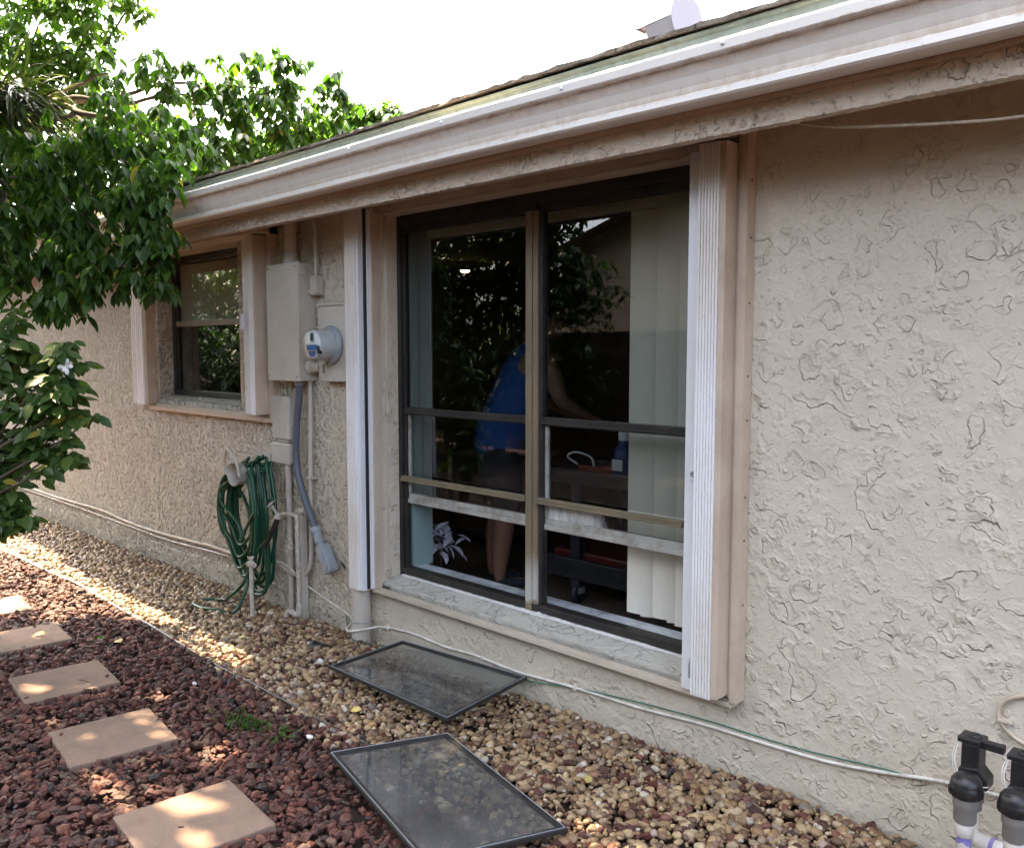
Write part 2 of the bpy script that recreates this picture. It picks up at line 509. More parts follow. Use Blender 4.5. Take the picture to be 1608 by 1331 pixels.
class MB:
    def __init__(self):
        self.v, self.f, self.s = [], [], []

    def add(self, vs, fs, smooth=False):
        b = len(self.v)
        self.v += [Vector(v) for v in vs]
        self.f += [tuple(i + b for i in f) for f in fs]
        self.s += [smooth] * len(fs)
        return self

    def box(self, x0, x1, y0, y1, z0, z1):
        vs = [(x, y, z) for x in (x0, x1) for y in (y0, y1) for z in (z0, z1)]
        fs = [(0, 1, 3, 2), (4, 6, 7, 5), (0, 4, 5, 1), (2, 3, 7, 6), (0, 2, 6, 4), (1, 5, 7, 3)]
        return self.add(vs, fs)

    def quad(self, a, b, c, d):
        return self.add([a, b, c, d], [(0, 1, 2, 3)])

    def prism_x(self, prof, x0, x1, n=1, closed=True, jit=None):
        """profile of (y, z) swept along x"""
        k = len(prof)
        vs, fs = [], []
        for i in range(n + 1):
            x = x0 + (x1 - x0) * i / n
            for j, (y, z) in enumerate(prof):
                dy = dz = 0
                if jit:
                    dy, dz = jit(x, j)
                vs.append((x, y + dy, z + dz))
        for i in range(n):
            for j in range(k if closed else k - 1):
                a, b = i * k + j, i * k + (j + 1) % k
                fs.append((a, a + k, b + k, b))
        if closed:
            fs.append(tuple(range(k)))
            fs.append(tuple(n * k + j for j in reversed(range(k))))
        return self.add(vs, fs)

    def prism_z(self, prof, z0, z1, closed=True):
        k = len(prof)
        vs = [(x, y, z0) for x, y in prof] + [(x, y, z1) for x, y in prof]
        fs = [(j, (j + 1) % k, (j + 1) % k + k, j + k) for j in range(k if closed else k - 1)]
        if closed:
            fs += [tuple(reversed(range(k))), tuple(range(k, 2 * k))]
        return self.add(vs, fs)

    def prism_y(self, prof, y0, y1):
        k = len(prof)
        vs = [(x, y0, z) for x, z in prof] + [(x, y1, z) for x, z in prof]
        fs = [(j, (j + 1) % k, (j + 1) % k + k, j + k) for j in range(k)]
        fs += [tuple(reversed(range(k))), tuple(range(k, 2 * k))]
        return self.add(vs, fs)

    def tube(self, pts, r, seg=10, caps=True):
        pts = [Vector(p) for p in pts]
        n = len(pts)
        rs = r if isinstance(r, (list, tuple)) else [r] * n
        vs, fs = [], []
        t = (pts[1] - pts[0]).normalized()
        u = t.orthogonal().normalized()
        for i, p in enumerate(pts):
            t2 = (pts[min(i + 1, n - 1)] - pts[max(i - 1, 0)]).normalized()
            if t2.length < .5:
                t2 = t
            u = (u - t2 * u.dot(t2))
            u = u.normalized() if u.length > 1e-6 else t2.orthogonal().normalized()
            w = t2.cross(u)
            for k in range(seg):
                a = 2 * math.pi * k / seg
                vs.append(p + (u * math.cos(a) + w * math.sin(a)) * rs[i])
        for i in range(n - 1):
            for k in range(seg):
                a, b = i * seg + k, i * seg + (k + 1) % seg
                fs.append((a, b, b + seg, a + seg))
        self.add(vs, fs, True)
        if caps:
            self.add(vs[:seg], [tuple(reversed(range(seg)))])
            self.add(vs[-seg:], [tuple(range(seg))])
        return self

    def lathe(self, c, axis, prof, seg=24):
        """prof: (radius, distance along axis)"""
        axis = Vector(axis).normalized()
        u = axis.orthogonal().normalized()
        w = axis.cross(u)
        c = Vector(c)
        vs, fs = [], []
        for r, h in prof:
            for k in range(seg):
                a = 2 * math.pi * k / seg
                vs.append(c + axis * h + (u * math.cos(a) + w * math.sin(a)) * max(r, 1e-4))
        for i in range(len(prof) - 1):
            for k in range(seg):
                a, b = i * seg + k, i * seg + (k + 1) % seg
                fs.append((a, b, b + seg, a + seg))
        self.add(vs, fs, True)
        self.add(vs[:seg], [tuple(reversed(range(seg)))])
        self.add(vs[-seg:], [tuple(range(seg))])
        return self

    def build(self, name, mat, parent=None, loc=None, bevel=0., seg=2):
        org = ORG[parent.name] if parent is not None else (Vector(loc) if loc is not None else Vector((0, 0, 0)))
        me = bpy.data.meshes.new(name)
        me.from_pydata([v - org for v in self.v], [], self.f)
        me.polygons.foreach_set('use_smooth', self.s)
        me.update()
        o = link(name, me, mat, parent, org)
        if bevel:
            md = o.modifiers.new('bevel', 'BEVEL')
            md.width = bevel
            md.segments = seg
            md.limit_method = 'ANGLE'
            md.harden_normals = False
        return o


def tag(o, label=None, cat=None, group=None, kind=None):
    if label:
        o['label'] = label
    if cat:
        o['category'] = cat
    if group:
        o['group'] = group
    if kind:
        o['kind'] = kind
    return o


def thing(name, loc, label, cat, group=None):
    o = bpy.data.objects.new(name, None)
    o.empty_display_size = .1
    scene.collection.objects.link(o)
    o.location = loc
    ORG[o.name] = Vector(loc)
    return tag(o, label, cat, group)


def spline(pts, per=8, closed=False):
    pts = [Vector(p) for p in pts]
    out = []
    n = len(pts)
    rngi = range(n if closed else n - 1)
    for i in rngi:
        p0 = pts[(i - 1) % n] if closed or i > 0 else pts[0]
        p1, p2 = pts[i], pts[(i + 1) % n]
        p3 = pts[(i + 2) % n] if closed or i + 2 < n else pts[-1]
        for k in range(per):
            t = k / per
            out.append(.5 * ((2 * p1) + (p2 - p0) * t + (2 * p0 - 5 * p1 + 4 * p2 - p3) * t * t + (3 * p1 - p0 - 3 * p2 + p3) * t ** 3))
    if not closed:
        out.append(pts[-1])
    return out


def g(x, y):
    """height of the gravel: level along the path, falling a little towards the wall"""
    t = min(1, max(0, 1 + y))
    return -t * (.045 + .0135 * min(12, max(0, -x)))


# ------------------------------------------------------------------ ground
xs = [-90, -40, -22] + [(-16 + .5 * i) for i in range(45)] + [12, 40, 90]
ys = [-90, -40, -20, -12, -8, -6, -5, -4, -3.5, -3, -2.5, -2, -1.5, -1.25, -1, -.75, -.5, -.25, 0, .14, 10, 40, 90]
vs = [(x, y, g(x, y) - .012) for x in xs for y in ys]
ny = len(ys)
fs = [(i * ny + j, (i + 1) * ny + j, (i + 1) * ny + j + 1, i * ny + j + 1) for i in range(len(xs) - 1) for j in range(ny - 1)]
tag(MB().add(vs, fs, True).build('ground', M['dirt']), kind='structure')


def ico(sub):
    import bmesh
    bm = bmesh.new()
    bmesh.ops.create_icosphere(bm, subdivisions=sub, radius=1)
    v = np.array([x.co[:] for x in bm.verts])
    f = np.array([[q.index for q in x.verts] for x in bm.faces])
    bm.free()
    return v, f


def rand_rot(n, tilt):
    az = rng.uniform(0, 2 * np.pi, n)
    ax = rng.uniform(0, 2 * np.pi, n)
    an = rng.normal(0, tilt, n)
    k = np.stack([np.cos(ax), np.sin(ax), np.zeros(n)], 1)
    c, s = np.cos(an), np.sin(an)
    K = np.zeros((n, 3, 3))
    K[:, 0, 1], K[:, 0, 2], K[:, 1, 0], K[:, 1, 2], K[:, 2, 0], K[:, 2, 1] = -k[:, 2], k[:, 1], k[:, 2], -k[:, 0], -k[:, 1], k[:, 0]
    I = np.eye(3)[None]
    Rt = I + s[:, None, None] * K + (1 - c)[:, None, None] * (K @ K)
    Rz = np.zeros((n, 3, 3))
    Rz[:, 0, 0], Rz[:, 0, 1], Rz[:, 1, 0], Rz[:, 1, 1], Rz[:, 2, 2] = np.cos(az), -np.sin(az), np.sin(az), np.cos(az), 1
    return Rt @ Rz


def scatter(name, pts, sizes, mat, sub, angular, flat, tilt, kind='stuff', cat=None, label=None):
    n = len(pts)
    V, F = ico(sub)
    K = 24
    var = []
    for k in range(K):
        v = V.copy()
        if angular:
            for _ in range(9):      # cut facets off to get broken rock
                d = rng.normal(size=3)
                d /= np.linalg.norm(d)
                h = rng.uniform(.45, .8)
                dd = v @ d
                v -= np.where(dd > h, dd - h, 0)[:, None] * d[None]
            v *= 1.2
        else:
            d1, d2 = rng.normal(size=3), rng.normal(size=3)
            v = v * (1 + .12 * np.sin(v @ d1 * 1.7 + k)[:, None] + .08 * np.sin(v @ d2 * 2.6)[:, None])
        sc = np.array([1., rng.uniform(.62, .95), rng.uniform(flat * .8, flat * 1.25)])
        var.append(v * sc)
    var = np.array(var)
    which = rng.integers(0, K, n)
    Rm = rand_rot(n, tilt)
    P = np.einsum('nij,nvj->nvi', Rm, var[which]) * np.asarray(sizes)[:, None, None] + np.asarray(pts)[:, None, :]
    nv = len(V)
    faces = (F[None] + (np.arange(n) * nv)[:, None, None]).reshape(-1, 3)
    me = bpy.data.meshes.new(name)
    me.vertices.add(n * nv)
    me.vertices.foreach_set('co', P.reshape(-1).astype(np.float32))
    me.loops.add(len(faces) * 3)
    me.loops.foreach_set('vertex_index', faces.reshape(-1).astype(np.int32))
    me.polygons.add(len(faces))
    me.polygons.foreach_set('loop_start', np.arange(0, len(faces) * 3, 3, dtype=np.int32))
    me.polygons.foreach_set('use_smooth', np.full(len(faces), not angular))
    me.update()
    o = link(name, me, mat, None)
    tag(o, label, cat, kind=kind)
    return o


STONES = [(-2.64, -1.665, -5), (-3.487, -1.605, -6), (-4.245, -1.54, -5), (-5.04, -1.485, -4), (-5.78, -1.46, -5), (-6.6, -1.42, -3)]


def in_stone(x, y, m=0.):
    for cx, cy, a in STONES:
        c, s = math.cos(R(a)), math.sin(R(a))
        dx, dy = x - cx, y - cy
        if abs(dx * c + dy * s) < .19 + m and abs(-dx * s + dy * c) < .195 + m:
            return True
    return False


def edge_y(x):
    return -.905 - .03 * math.sin(x * 1.3) - (.05 if x < -6 else 0) * min(1, (-6 - x) / 2 if x < -6 else 0)


def lay(n_target, x0, x1, y0, y1, keep, smin, smax, zspread):
    P, S = [], []
    xs_ = rng.uniform(x0, x1, n_target)
    ys_ = rng.uniform(y0, y1, n_target)
    ss = smin + (smax - smin) * rng.uniform(0, 1, n_target) ** 2.2
    lz = rng.uniform(0, 1, n_target)
    for x, y, s, l in zip(xs_, ys_, ss, lz):
        q = keep(x, y, s)
        if q:
            P.append((x, y, (g(x, y) + s * .25 + l * zspread) if q is True else q + s * .35))
            S.append(s)
    return np.array(P), np.array(S)


def vis(x, y):
    """inside what could be seen from around the photo's position"""
    k = (-x + y + D) * .7071
    u = (x + y + D) * .7071 / max(k, .1)
    return k > .9 and -1.0 < u < .80 and (H + .2) / k < 1.2


def under_panel(x, y):
    return (-3.6 < x < -2.6 and -.62 < y < 0) or (-2.66 < x < -1.75 and -1.26 < y < -.70)


def keep_peb(x, y, s):
    if s > .019 and under_panel(x, y):
        return False
    e = edge_y(x)
    mixed = .16 if x > -4.6 else .05
    if y < e - (.20 * max(0, min(1, (x + 4.2) / 1.6)) * rng.uniform(-.3, 1)):
        return False
    return bool(vis(x, y) and y < -.5 * s)


def keep_lava(x, y, s):
    if s > .019 and under_panel(x, y):
        return False
    e = edge_y(x)
    if y > e:
        pr = .20 if x > -4.4 else .03
        pr *= 1 if y < -.35 else .6
        if rng.uniform() > pr:
            return False
    if in_stone(x, y, -.012 - .012 * rng.uniform()):
        if s < .014 and rng.uniform() < .010:
            return .036           # a chip kicked onto a paver
        return False
    return bool(vis(x, y) and y < -.02)


P, S = lay(38000, -10.5, -.25, -1.15, -.005, keep_peb, .0075, .024, .020)
tag(scatter('river_pebbles', P, S, M['pebble'], 2, False, .62, .45), 'tan and brown river pebbles spread along the foot of the wall', 'gravel')
P, S = lay(106000, -9.5, -.9, -4.6, -.02, keep_lava, .009, .027, .022)
tag(scatter('lava_rock', P, S, M['lava'], 1, True, .60, .5), 'dark red lava rock chips covering the path bed', 'gravel')

for i, (cx, cy, a) in enumerate(STONES):
    lab = ['sandy pink square paver nearest the camera with large sun patches on it',
           'second sandy pink square paver of the row, a small sun fleck near its right edge',
           'third square paver of the row, a dark twig lying on it',
           'fourth square paver of the row, a yellow leaf lying on it',
           'fifth square paver of the row, half in sunlight at the photo left edge',
           'farthest square paver of the row, out past the left edge of the photo'][i]
    if i == 5:
        continue
    z0 = .004 if i else .01
    m = MB()
    c, s = math.cos(R(a)), math.sin(R(a))
    w, d = .192, .196
    pr = [(cx + (dx * w) * c - (dy * d) * s, cy + (dx * w) * s + (dy * d) * c) for dx, dy in ((-1, -1), (1, -1), (1, 1), (-1, 1))]
    m.prism_z(pr, -.03, z0 + .030)
    o = m.build('paving_stone', M['stone'], loc=(cx, cy, 0), bevel=.006, seg=3)
    tag(o, lab, 'stepping stone', 'stepping stones in a row across the lava rock')

m = MB()
pts = [(x, edge_y(x), g(x, edge_y(x)) + .028 + .004 * math.sin(x * 5)) for x in np.arange(-9.5, -2.45, .12)]
m.tube(pts, .0065, 8)
for i in range(len(pts) - 1):
    a, b = Vector(pts[i]), Vector(pts[i + 1])
    m.quad(a + Vector((0, .002, 0)), b + Vector((0, .002, 0)), b + Vector((0, .002, -.07)), a + Vector((0, .002, -.07)))
tag(m.build('landscape_edging', M['edging'], loc=(-6, -.9, 0)), 'thin dark edging strip parting the red rock from the tan pebbles', 'edging')

# ------------------------------------------------------------------ house
house = thing('house', (-3, 0, 0), 'beige stucco single storey house with a white gutter along its eave', 'house')
XL, XR = -13.0, 3.0
OB = (-3.86, -1.90, .275, 2.275)     # big window opening
OS = (-6.70, -5.42, 1.175, 2.262)    # small window opening
ZT, ZB = 2.45, -.45


def wall_mesh():
    m = MB()
    xsb = [XL, OS[0], OS[1], OB[0], OB[1], XR]
    zsb = [ZB, OB[2], OS[2], OS[3], OB[3], ZT]
    def hole(x, z):
        return (OB[0] < x < OB[1] and OB[2] < z < OB[3]) or (OS[0] < x < OS[1] and OS[2] < z < OS[3])
    for i in range(5):
        for j in range(5):
            xm, zm = (xsb[i] + xsb[i + 1]) / 2, (zsb[j] + zsb[j + 1]) / 2
            if not hole(xm, zm):
                m.quad((xsb[i], 0, zsb[j]), (xsb[i + 1], 0, zsb[j]), (xsb[i + 1], 0, zsb[j + 1]), (xsb[i], 0, zsb[j + 1]))
                m.quad((xsb[i], .26, zsb[j]), (xsb[i], .26, zsb[j + 1]), (xsb[i + 1], .26, zsb[j + 1]), (xsb[i + 1], .26, zsb[j]))
    for (a, b, c, d) in (OB, OS):
        m.quad((a, 0, c), (a, 0, d), (a, .26, d), (a, .26, c))
        m.quad((b, 0, c), (b, .26, c), (b, .26, d), (b, 0, d))
        m.quad((a, 0, d), (b, 0, d), (b, .26, d), (a, .26, d))
        m.quad((a, 0, c), (a, .26, c), (b, .26, c), (b, 0, c))
    m.quad((XL, 0, ZB), (XL, 0, ZT), (XL, 8, ZT), (XL, 8, ZB))
    m.quad((XR, 0, ZB), (XR, 8, ZB), (XR, 8, ZT), (XR, 0, ZT))
    m.quad((XL, 8, ZB), (XL, 8, ZT), (XR, 8, ZT), (XR, 8, ZB))
    return m


wall_mesh().build('wall', M['stucco'], house)

# footing lip: the wall steps out a little near the ground on the left
m = MB()
def foot(x, j):
    return (0, .012 * math.sin(x * 3.1) + .006 * math.sin(x * 11)) if j in (2, 3) else (0, 0)
m.prism_x([(0.001, -.4), (-.016, -.4), (-.012, .035), (0.001, .05)], -12.9, -4.2, 60, True, foot)
m.build('footing', M['stucco'], house)

# soffit, stucco band, fascia, gutter, drip edge, roof
MB().box(XL, XR, -.40, -.002, 2.375, 2.39).build('soffit', M['trim'], house)
jz = {}
def band_jit(x, j):
    if j in (0, 1):
        r = random.Random(int(x * 1000) * 7 + j)
        return (0, r.uniform(-.0016, .0016))
    return (0, 0)
MB().prism_x([(-.378, 2.222), (-.42, 2.222), (-.42, 2.296), (-.378, 2.43)], -8.6, 2.9, 1400, True, band_jit).build('stucco_band', M['stucco_band'], house)
MB().box(-8.6, 2.9, -.438, -.378, 2.293, 2.515).build('fascia', M['fascia'], house)
gp = [(-.442, 2.455), (-.442, 2.309), (-.530, 2.300), (-.546, 2.300), (-.554, 2.306), (-.554, 2.323), (-.549, 2.328), (-.538, 2.331),
      (-.540, 2.350), (-.552, 2.378), (-.566, 2.398), (-.572, 2.408), (-.588, 2.410), (-.594, 2.415), (-.597, 2.440), (-.590, 2.449),
      (-.576, 2.450), (-.576, 2.440), (-.586, 2.436), (-.586, 2.420), (-.569, 2.416), (-.560, 2.400), (-.545, 2.375), (-.533, 2.350),
      (-.530, 2.312), (-.448, 2.317), (-.448, 2.455)]
m = MB()
m.prism_x(gp, -8.5, 2.8, 60, True, lambda x, j: (.0022 * math.sin(x * 2.7), .0028 * math.sin(x * 1.9)))
gut = m.build('gutter', M['gutter'], house)
for x in np.arange(-4.5, .5, .62):
    MB().lathe((x, -.596, 2.43), (0, -1, 0), [(.007, 0), (.006, .004), (.002, .005)], 10).build('screw', M['white'], gut)
MB().prism_x([(-.440, 2.452), (-.452, 2.455), (-.452, 2.522), (-.470, 2.526), (-.470, 2.532), (-.440, 2.532)], -9.6, 2.9, 1).build('drip_edge', M['drip'], house)
def roofj(x, j):
    r = random.Random(int(x * 997) + 3 * j)
    if j in (0, 1):
        return (r.uniform(-.006, .006), r.uniform(-.003, .003) + .004 * math.sin(x * 2.1))
    return (0, 0)
MB().prism_x([(-.492, 2.536), (-.492, 2.549), (4.2, 3.47), (8.4, 2.6), (8.4, 2.59), (4.2, 3.45)], -13.4, 3.2, 420, True, roofj).build('roof', M['shingle'], house)
# gable ends under the roof
for x in (XL, XR):
    MB().add([(x, -.3, 2.45), (x, 8, 2.45), (x, 4.2, 3.43)], [(0, 1, 2)]).build('gable_wall', M['stucco'], house)

# sloped stucco sills and inner moulding of the two openings
def sill(o_, x0, x1, z0, z1, yin, parent):
    m = MB()
    def jit(x, j):
        r = random.Random(int(x * 700) + j)
        return (0, .003 * math.sin(x * 13) + r.uniform(-.002, .002)) if j == 1 else (0, 0)
    m.prism_x([(-.012, z0), (yin, z1), (yin, z0 - .03), (-.012, z0 - .03)], x0, x1, 60, True, jit)
    return m.build('sill', M['sill'], parent)


big = MB().box(-3.859, -3.812, .10, .16, .30, 2.274)
big.box(-1.95, -1.901, .10, .16, .30, 2.274)
big.box(-3.812, -1.95, .10, .16, 2.225, 2.274)
big.box(-3.812, -1.95, .10, .16, .317, .352)
big.box(-3.812, -1.95, .118, .15, 2.185, 2.2255)
big.box(-3.8125, -3.795, .118, .15, .352, 2.185)
big.box(-1.97, -1.9505, .118, .15, .352, 2.185)
big.box(-2.785, -2.765, .112, .152, .352, 2.225)
bw = big.build('large_window', M['bronze'], house, bevel=.003)
sill(0, -3.859, -1.901, .277, .318, .14, bw)
MB().box(-3.859, -3.835, .03, .0995, .30, 2.274).build('stucco_jamb', M['stucco'], bw)
m = MB()
m.box(-2.858, -2.818, .096, .165, .302, 2.19)
m.box(-2.815, -2.786, .101, .165, .302, 2.19)
m.build('mullion', M['bronze_lt'], bw, bevel=.003)
MB().box(-2.862, -2.786, .090, .099, 2.19, 2.24).build('mullion_cap', M['bronze'], bw)
for (xa, xb) in ((-3.795, -2.860), (-2.765, -1.97)):
    m = MB()
    m.box(xa, xb, .112, .150, 1.205, 1.243)
    m.box(xa, xb, .104, .1125, 1.21, 1.218)
    m.build('meeting_rail', M['bronze'], bw, bevel=.002)
    m = MB()
    m.box(xa - .015, xb, .085, .118, .838, .850)
    m.box(xa - .015, xb, .092, .118, .850, .866)
    m.build('screen_rail', M['bronze_lt'], bw, bevel=.002)
    m = MB()
    m.box(xa, xb, .128, .165, .712, .738)
    m.box(xa, xb, .136, .165, .738, .765)
    m.build('sash_rail', M['oxide'], bw, bevel=.002)
    m = MB()
    m.box(xa, xa + .018, .135, .15, .77, 1.205)
    m.build('sash_stile', M['oxide'], bw)
    MB().box(xa, xb, .132, .136, 1.243, 2.185).build('pane', M['glass'], bw)
    MB().box(xa, xb, .142, .146, .866, 1.206).build('pane', M['glass'], bw)
    MB().box(xa, xb, .142, .146, .7655, .850).build('pane', M['residue'] if xa > -2.8 else M['glass'], bw)
MB().box(-3.81, -1.95, .17, .262, .325, .345).build('inner_sill', M['marble'], bw, bevel=.003)
MB().box(-3.858, -3.79, .1605, .30, .345, 2.274).build('inner_jamb', M['teal'], bw)
# ragged white caulk between frame and sill
m = MB()
def cj(x, j):
    r = random.Random(int(x * 1000) * 3 + j)
    w = .5 + .5 * math.sin(x * 7.3) * math.sin(x * 3.1 + 1)
    if j == 1:
        return (-.016 * w * r.uniform(.3, 1.2), 0)
    return (0, .010 * w * r.uniform(.2, 1.) if j == 2 else 0)
m.prism_x([(.101, .300), (.088, .3065), (.099, .311)], -3.81, -1.951, 160, True, cj)
m.build('caulk_line', M['chalk'], bw)

sm = MB()
sm.box(-6.699, -6.655, .11, .16, 1.21, 2.261)
sm.box(-5.47, -5.421, .11, .16, 1.21, 2.261)
sm.box(-6.655, -5.47, .11, .16, 2.215, 2.261)
sm.box(-6.655, -5.47, .11, .16, 1.21, 1.252)
sm.box(-6.655, -6.635, .125, .155, 1.252, 2.215)
sm.box(-5.49, -5.4705, .125, .155, 1.252, 2.215)
sw = sm.build('small_window', M['bronze'], house, bevel=.003)
sill(0, -6.699, -5.421, 1.177, 1.212, .14, sw)
MB().box(-6.635, -5.49, .112, .15, 1.735, 1.775).build('meeting_rail', M['bronze_lt'], sw, bevel=.002)
MB().box(-6.635, -5.49, .118, .122, 1.775, 2.215).build('pane', M['glass'], sw)
MB().box(-6.635, -5.49, .138, .142, 1.252, 1.735).build('pane', M['glass'], sw)
m = MB()
for z in np.arange(1.80, 2.2, .0215):
    m.add([(-6.62, .150, z + .0105), (-5.50, .150, z + .0105), (-5.50, .162, z - .0095), (-6.62, .162, z - .0095)], [(0, 1, 2, 3)])
m.box(-6.63, -5.49, .165, .20, 2.195, 2.2145)
m.box(-6.63, -5.49, .154, .17, 1.778, 1.79)
for x in (-6.3, -6.05, -5.75):
    m.box(x, x + .002, .147, .149, 1.79, 2.2)
tag(m.build('horizontal_blind', M['miniblind'], loc=(-6, .2, 1.77)), 'closed white mini blind behind the upper pane of the small window', 'blind')

# the dim room behind the glass
m = MB()
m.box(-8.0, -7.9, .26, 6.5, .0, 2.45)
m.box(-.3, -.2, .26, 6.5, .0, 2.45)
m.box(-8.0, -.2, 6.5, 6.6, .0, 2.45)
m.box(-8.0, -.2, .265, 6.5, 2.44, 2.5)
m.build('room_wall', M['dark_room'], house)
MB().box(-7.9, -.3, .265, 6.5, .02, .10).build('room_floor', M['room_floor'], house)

# ------------------------------------------------------------------ accordion shutters
sh = thing('storm_shutter', (-2.9, -.05, .25), 'folded white accordion storm shutter at both sides of the large window', 'shutter')


def ribs(m, x0, x1, z0, z1, yf, yb, n):
    prof = []
    w = (x1 - x0) / n
    for i in range(n):
        a = x0 + i * w
        prof += [(a, yf + .010), (a + w * .18, yf), (a + w * .80, yf), (a + w * .98, yf + .010)]
    prof = [(x0, yb)] + prof + [(x1, yb)]
    m.prism_z(list(reversed(prof)), z0, z1)


m = MB()
ribs(m, -1.778, -1.690, .268, 2.282, -.130, -.055, 7)
st = m.build('folded_slats', M['stack'], sh)
MB().box(-1.6895, -1.6655, -.128, -.045, .275, 2.280).build('end_slat', M['tan'], st)
m = MB()
m.prism_z([(-1.845, -.085), (-1.780, -.085), (-1.780, -.055), (-1.786, -.075), (-1.838, -.075), (-1.845, -.05)], .262, 2.27)
lead = m.build('lead_post', M['white'], sh, bevel=.0015)
m = MB()
m.prism_y([(-1.818, 1.10), (-1.812, 1.075), (-1.797, 1.068), (-1.782, 1.075), (-1.778, 1.10), (-1.788, 1.165), (-1.794, 1.180), (-1.803, 1.180)], -.103, -.0845)
lk = m.build('lock_handle', M['white'], lead, bevel=.003)
MB().lathe((-1.797, -.102, 1.095), (0, -1, 0), [(.011, 0), (.011, .004), (.006, .004), (.006, .002)], 16).build('keyhole', M['greyfit'], lead)
m = MB()
m.prism_z([(-1.652, -.060), (-1.652, -.002), (-1.622, -.002), (-1.622, -.060)], .252, 2.335)
m.box(-1.6655, -1.6525, -.05, -.01, .262, 2.33)
m.build('wall_angle', M['tan'], sh, bevel=.001)
for z in (.42, .62, .86, 1.02, 1.30, 1.46, 1.72, 1.95, 2.15):
    MB().lathe((-1.6215, -.03, z), (1, 0, 0), [(.005, 0), (.004, .003)], 8).build('screw', M['bronze_lt'], sh)
m = MB()
ribs(m, -3.997, -3.905, .243, 2.30, -.132, -.05, 6)
st = m.build('folded_slats', M['stack'], sh)
m = MB()
m.prism_z([(-3.902, -.120), (-3.885, -.120), (-3.885, -.05), (-3.902, -.05)], .243, 2.30)
m.box(-3.874, -3.864, -.075, -.03, .25, 2.3)
m.build('end_slat', M['white'], st)
MB().box(-3.8635, -3.8515, -.055, -.002, .25, 2.33).build('wall_angle', M['tan'], sh)
MB().box(-3.8845, -3.8745, -.09, -.03, .25, 2.3).build('gap_shade', M['black'], sh)  # black strip standing in for the shade inside the open gap
m = MB()
m.prism_x([(-.002, .224), (-.052, .224), (-.058, .232), (-.058, .246), (-.050, .246), (-.050, .238), (-.034, .238), (-.034, .252), (-.026, .252),
           (-.026, .240), (-.012, .240), (-.012, .266), (-.002, .272)], -3.885, -1.6525, 1)
m.build('sill_track', M['trim'], sh)
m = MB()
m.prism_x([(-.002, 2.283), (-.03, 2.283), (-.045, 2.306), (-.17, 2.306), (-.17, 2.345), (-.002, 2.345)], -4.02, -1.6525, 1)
m.build('head_track', M['shaded_head_trim'], sh)
m = MB()
m.prism_y([(-1.812, .31), (-1.79, .31), (-1.79, .395), (-1.805, .392), (-1.812, .36)], -.0885, -.0855)
m.build('corner_patch', M['greyfit'], lead)

s2 = thing('storm_shutter', (-6, -.05, 1.13), 'folded beige accordion storm shutter at both sides of the small window', 'shutter')
m = MB()
ribs(m, -5.058, -4.992, 1.150, 2.262, -.130, -.05, 4)
st = m.build('folded_slats', M['stack'], s2)
MB().box(-4.9915, -4.968, -.128, -.04, 1.153, 2.26).build('end_slat', M['tan'], st)
m = MB()
m.prism_z([(-5.205, -.085), (-5.06, -.085), (-5.06, -.07), (-5.19, -.07), (-5.205, -.05)], 1.148, 2.255)
m.build('lead_post', M['white'], s2, bevel=.0015)
m = MB()
m.prism_y([(-5.212, 1.70), (-5.200, 1.685), (-5.185, 1.69), (-5.180, 1.72), (-5.19, 1.78), (-5.205, 1.79)], -.105, -.085)
m.build('lock_handle', M['white'], s2, bevel=.003)
MB().box(-4.955, -4.905, -.055, -.002, 1.12, 2.36).build('wall_angle', M['tan'], s2)
m = MB()
ribs(m, -7.075, -6.965, 1.137, 2.262, -.062, -.012, 3)
ribs(m, -6.93, -6.80, 1.137, 2.262, -.085, -.012, 4)
m.build('folded_slats', M['stack'], s2)
MB().box(-6.965, -6.93, -.05, -.01, 1.14, 2.262).build('gap_shade', M['bronze'], s2)  # dark strip put in for shade between the two slat stacks
MB().box(-6.80, -6.765, -.070, -.002, 1.137, 2.30).build('wall_angle', M['tan'], s2)
MB().prism_x([(-.002, 1.10), (-.052, 1.10), (-.056, 1.128), (-.044, 1.128), (-.044, 1.118), (-.02, 1.118), (-.02, 1.14), (-.002, 1.15)], -6.80, -4.905, 1).build('sill_track', M['tan'], s2)
MB().prism_x([(-.002, 2.270), (-.16, 2.270), (-.16, 2.31), (-.002, 2.31)], -6.93, -4.905, 1).build('head_track', M['trim'], s2)

# ------------------------------------------------------------------ vertical blind, lamp
vb = thing('vertical_blind', (-2.1, .29, .37), 'pale grey vertical blind drawn to the right side of the large window', 'blind')
x = -2.375
i = 0
while x < -1.93:
    a = R((8, 30, 14, 40, 22, 48, 26, 52, 30, 50, 34, 50)[i % 12])
    c, s = math.cos(a) * .044, math.sin(a) * .044
    y_v = .30 + (.014 if i % 2 else 0)
    zb = .360 - .006 * math.sin(i * 2.1)
    vs, fs = [], []
    for k in range(5):
        t = -1 + k * .5
        bow = .006 * (1 - t * t)
        vs += [(x + .02 + c * t + bow * math.sin(a), y_v + s * t - bow, zb), (x + .02 + c * t + bow * math.sin(a), y_v + s * t - bow, 2.165)]
    for k in range(4):
        fs.append((2 * k, 2 * k + 2, 2 * k + 3, 2 * k + 1))
    MB().add(vs, fs, True).build('vane', M['blind'], vb)
    x += .072 if i < 3 else .050
    i += 1
MB().box(-3.78, -1.92, .265, .315, 2.165, 2.215).build('headrail', M['blind'], vb, bevel=.003)

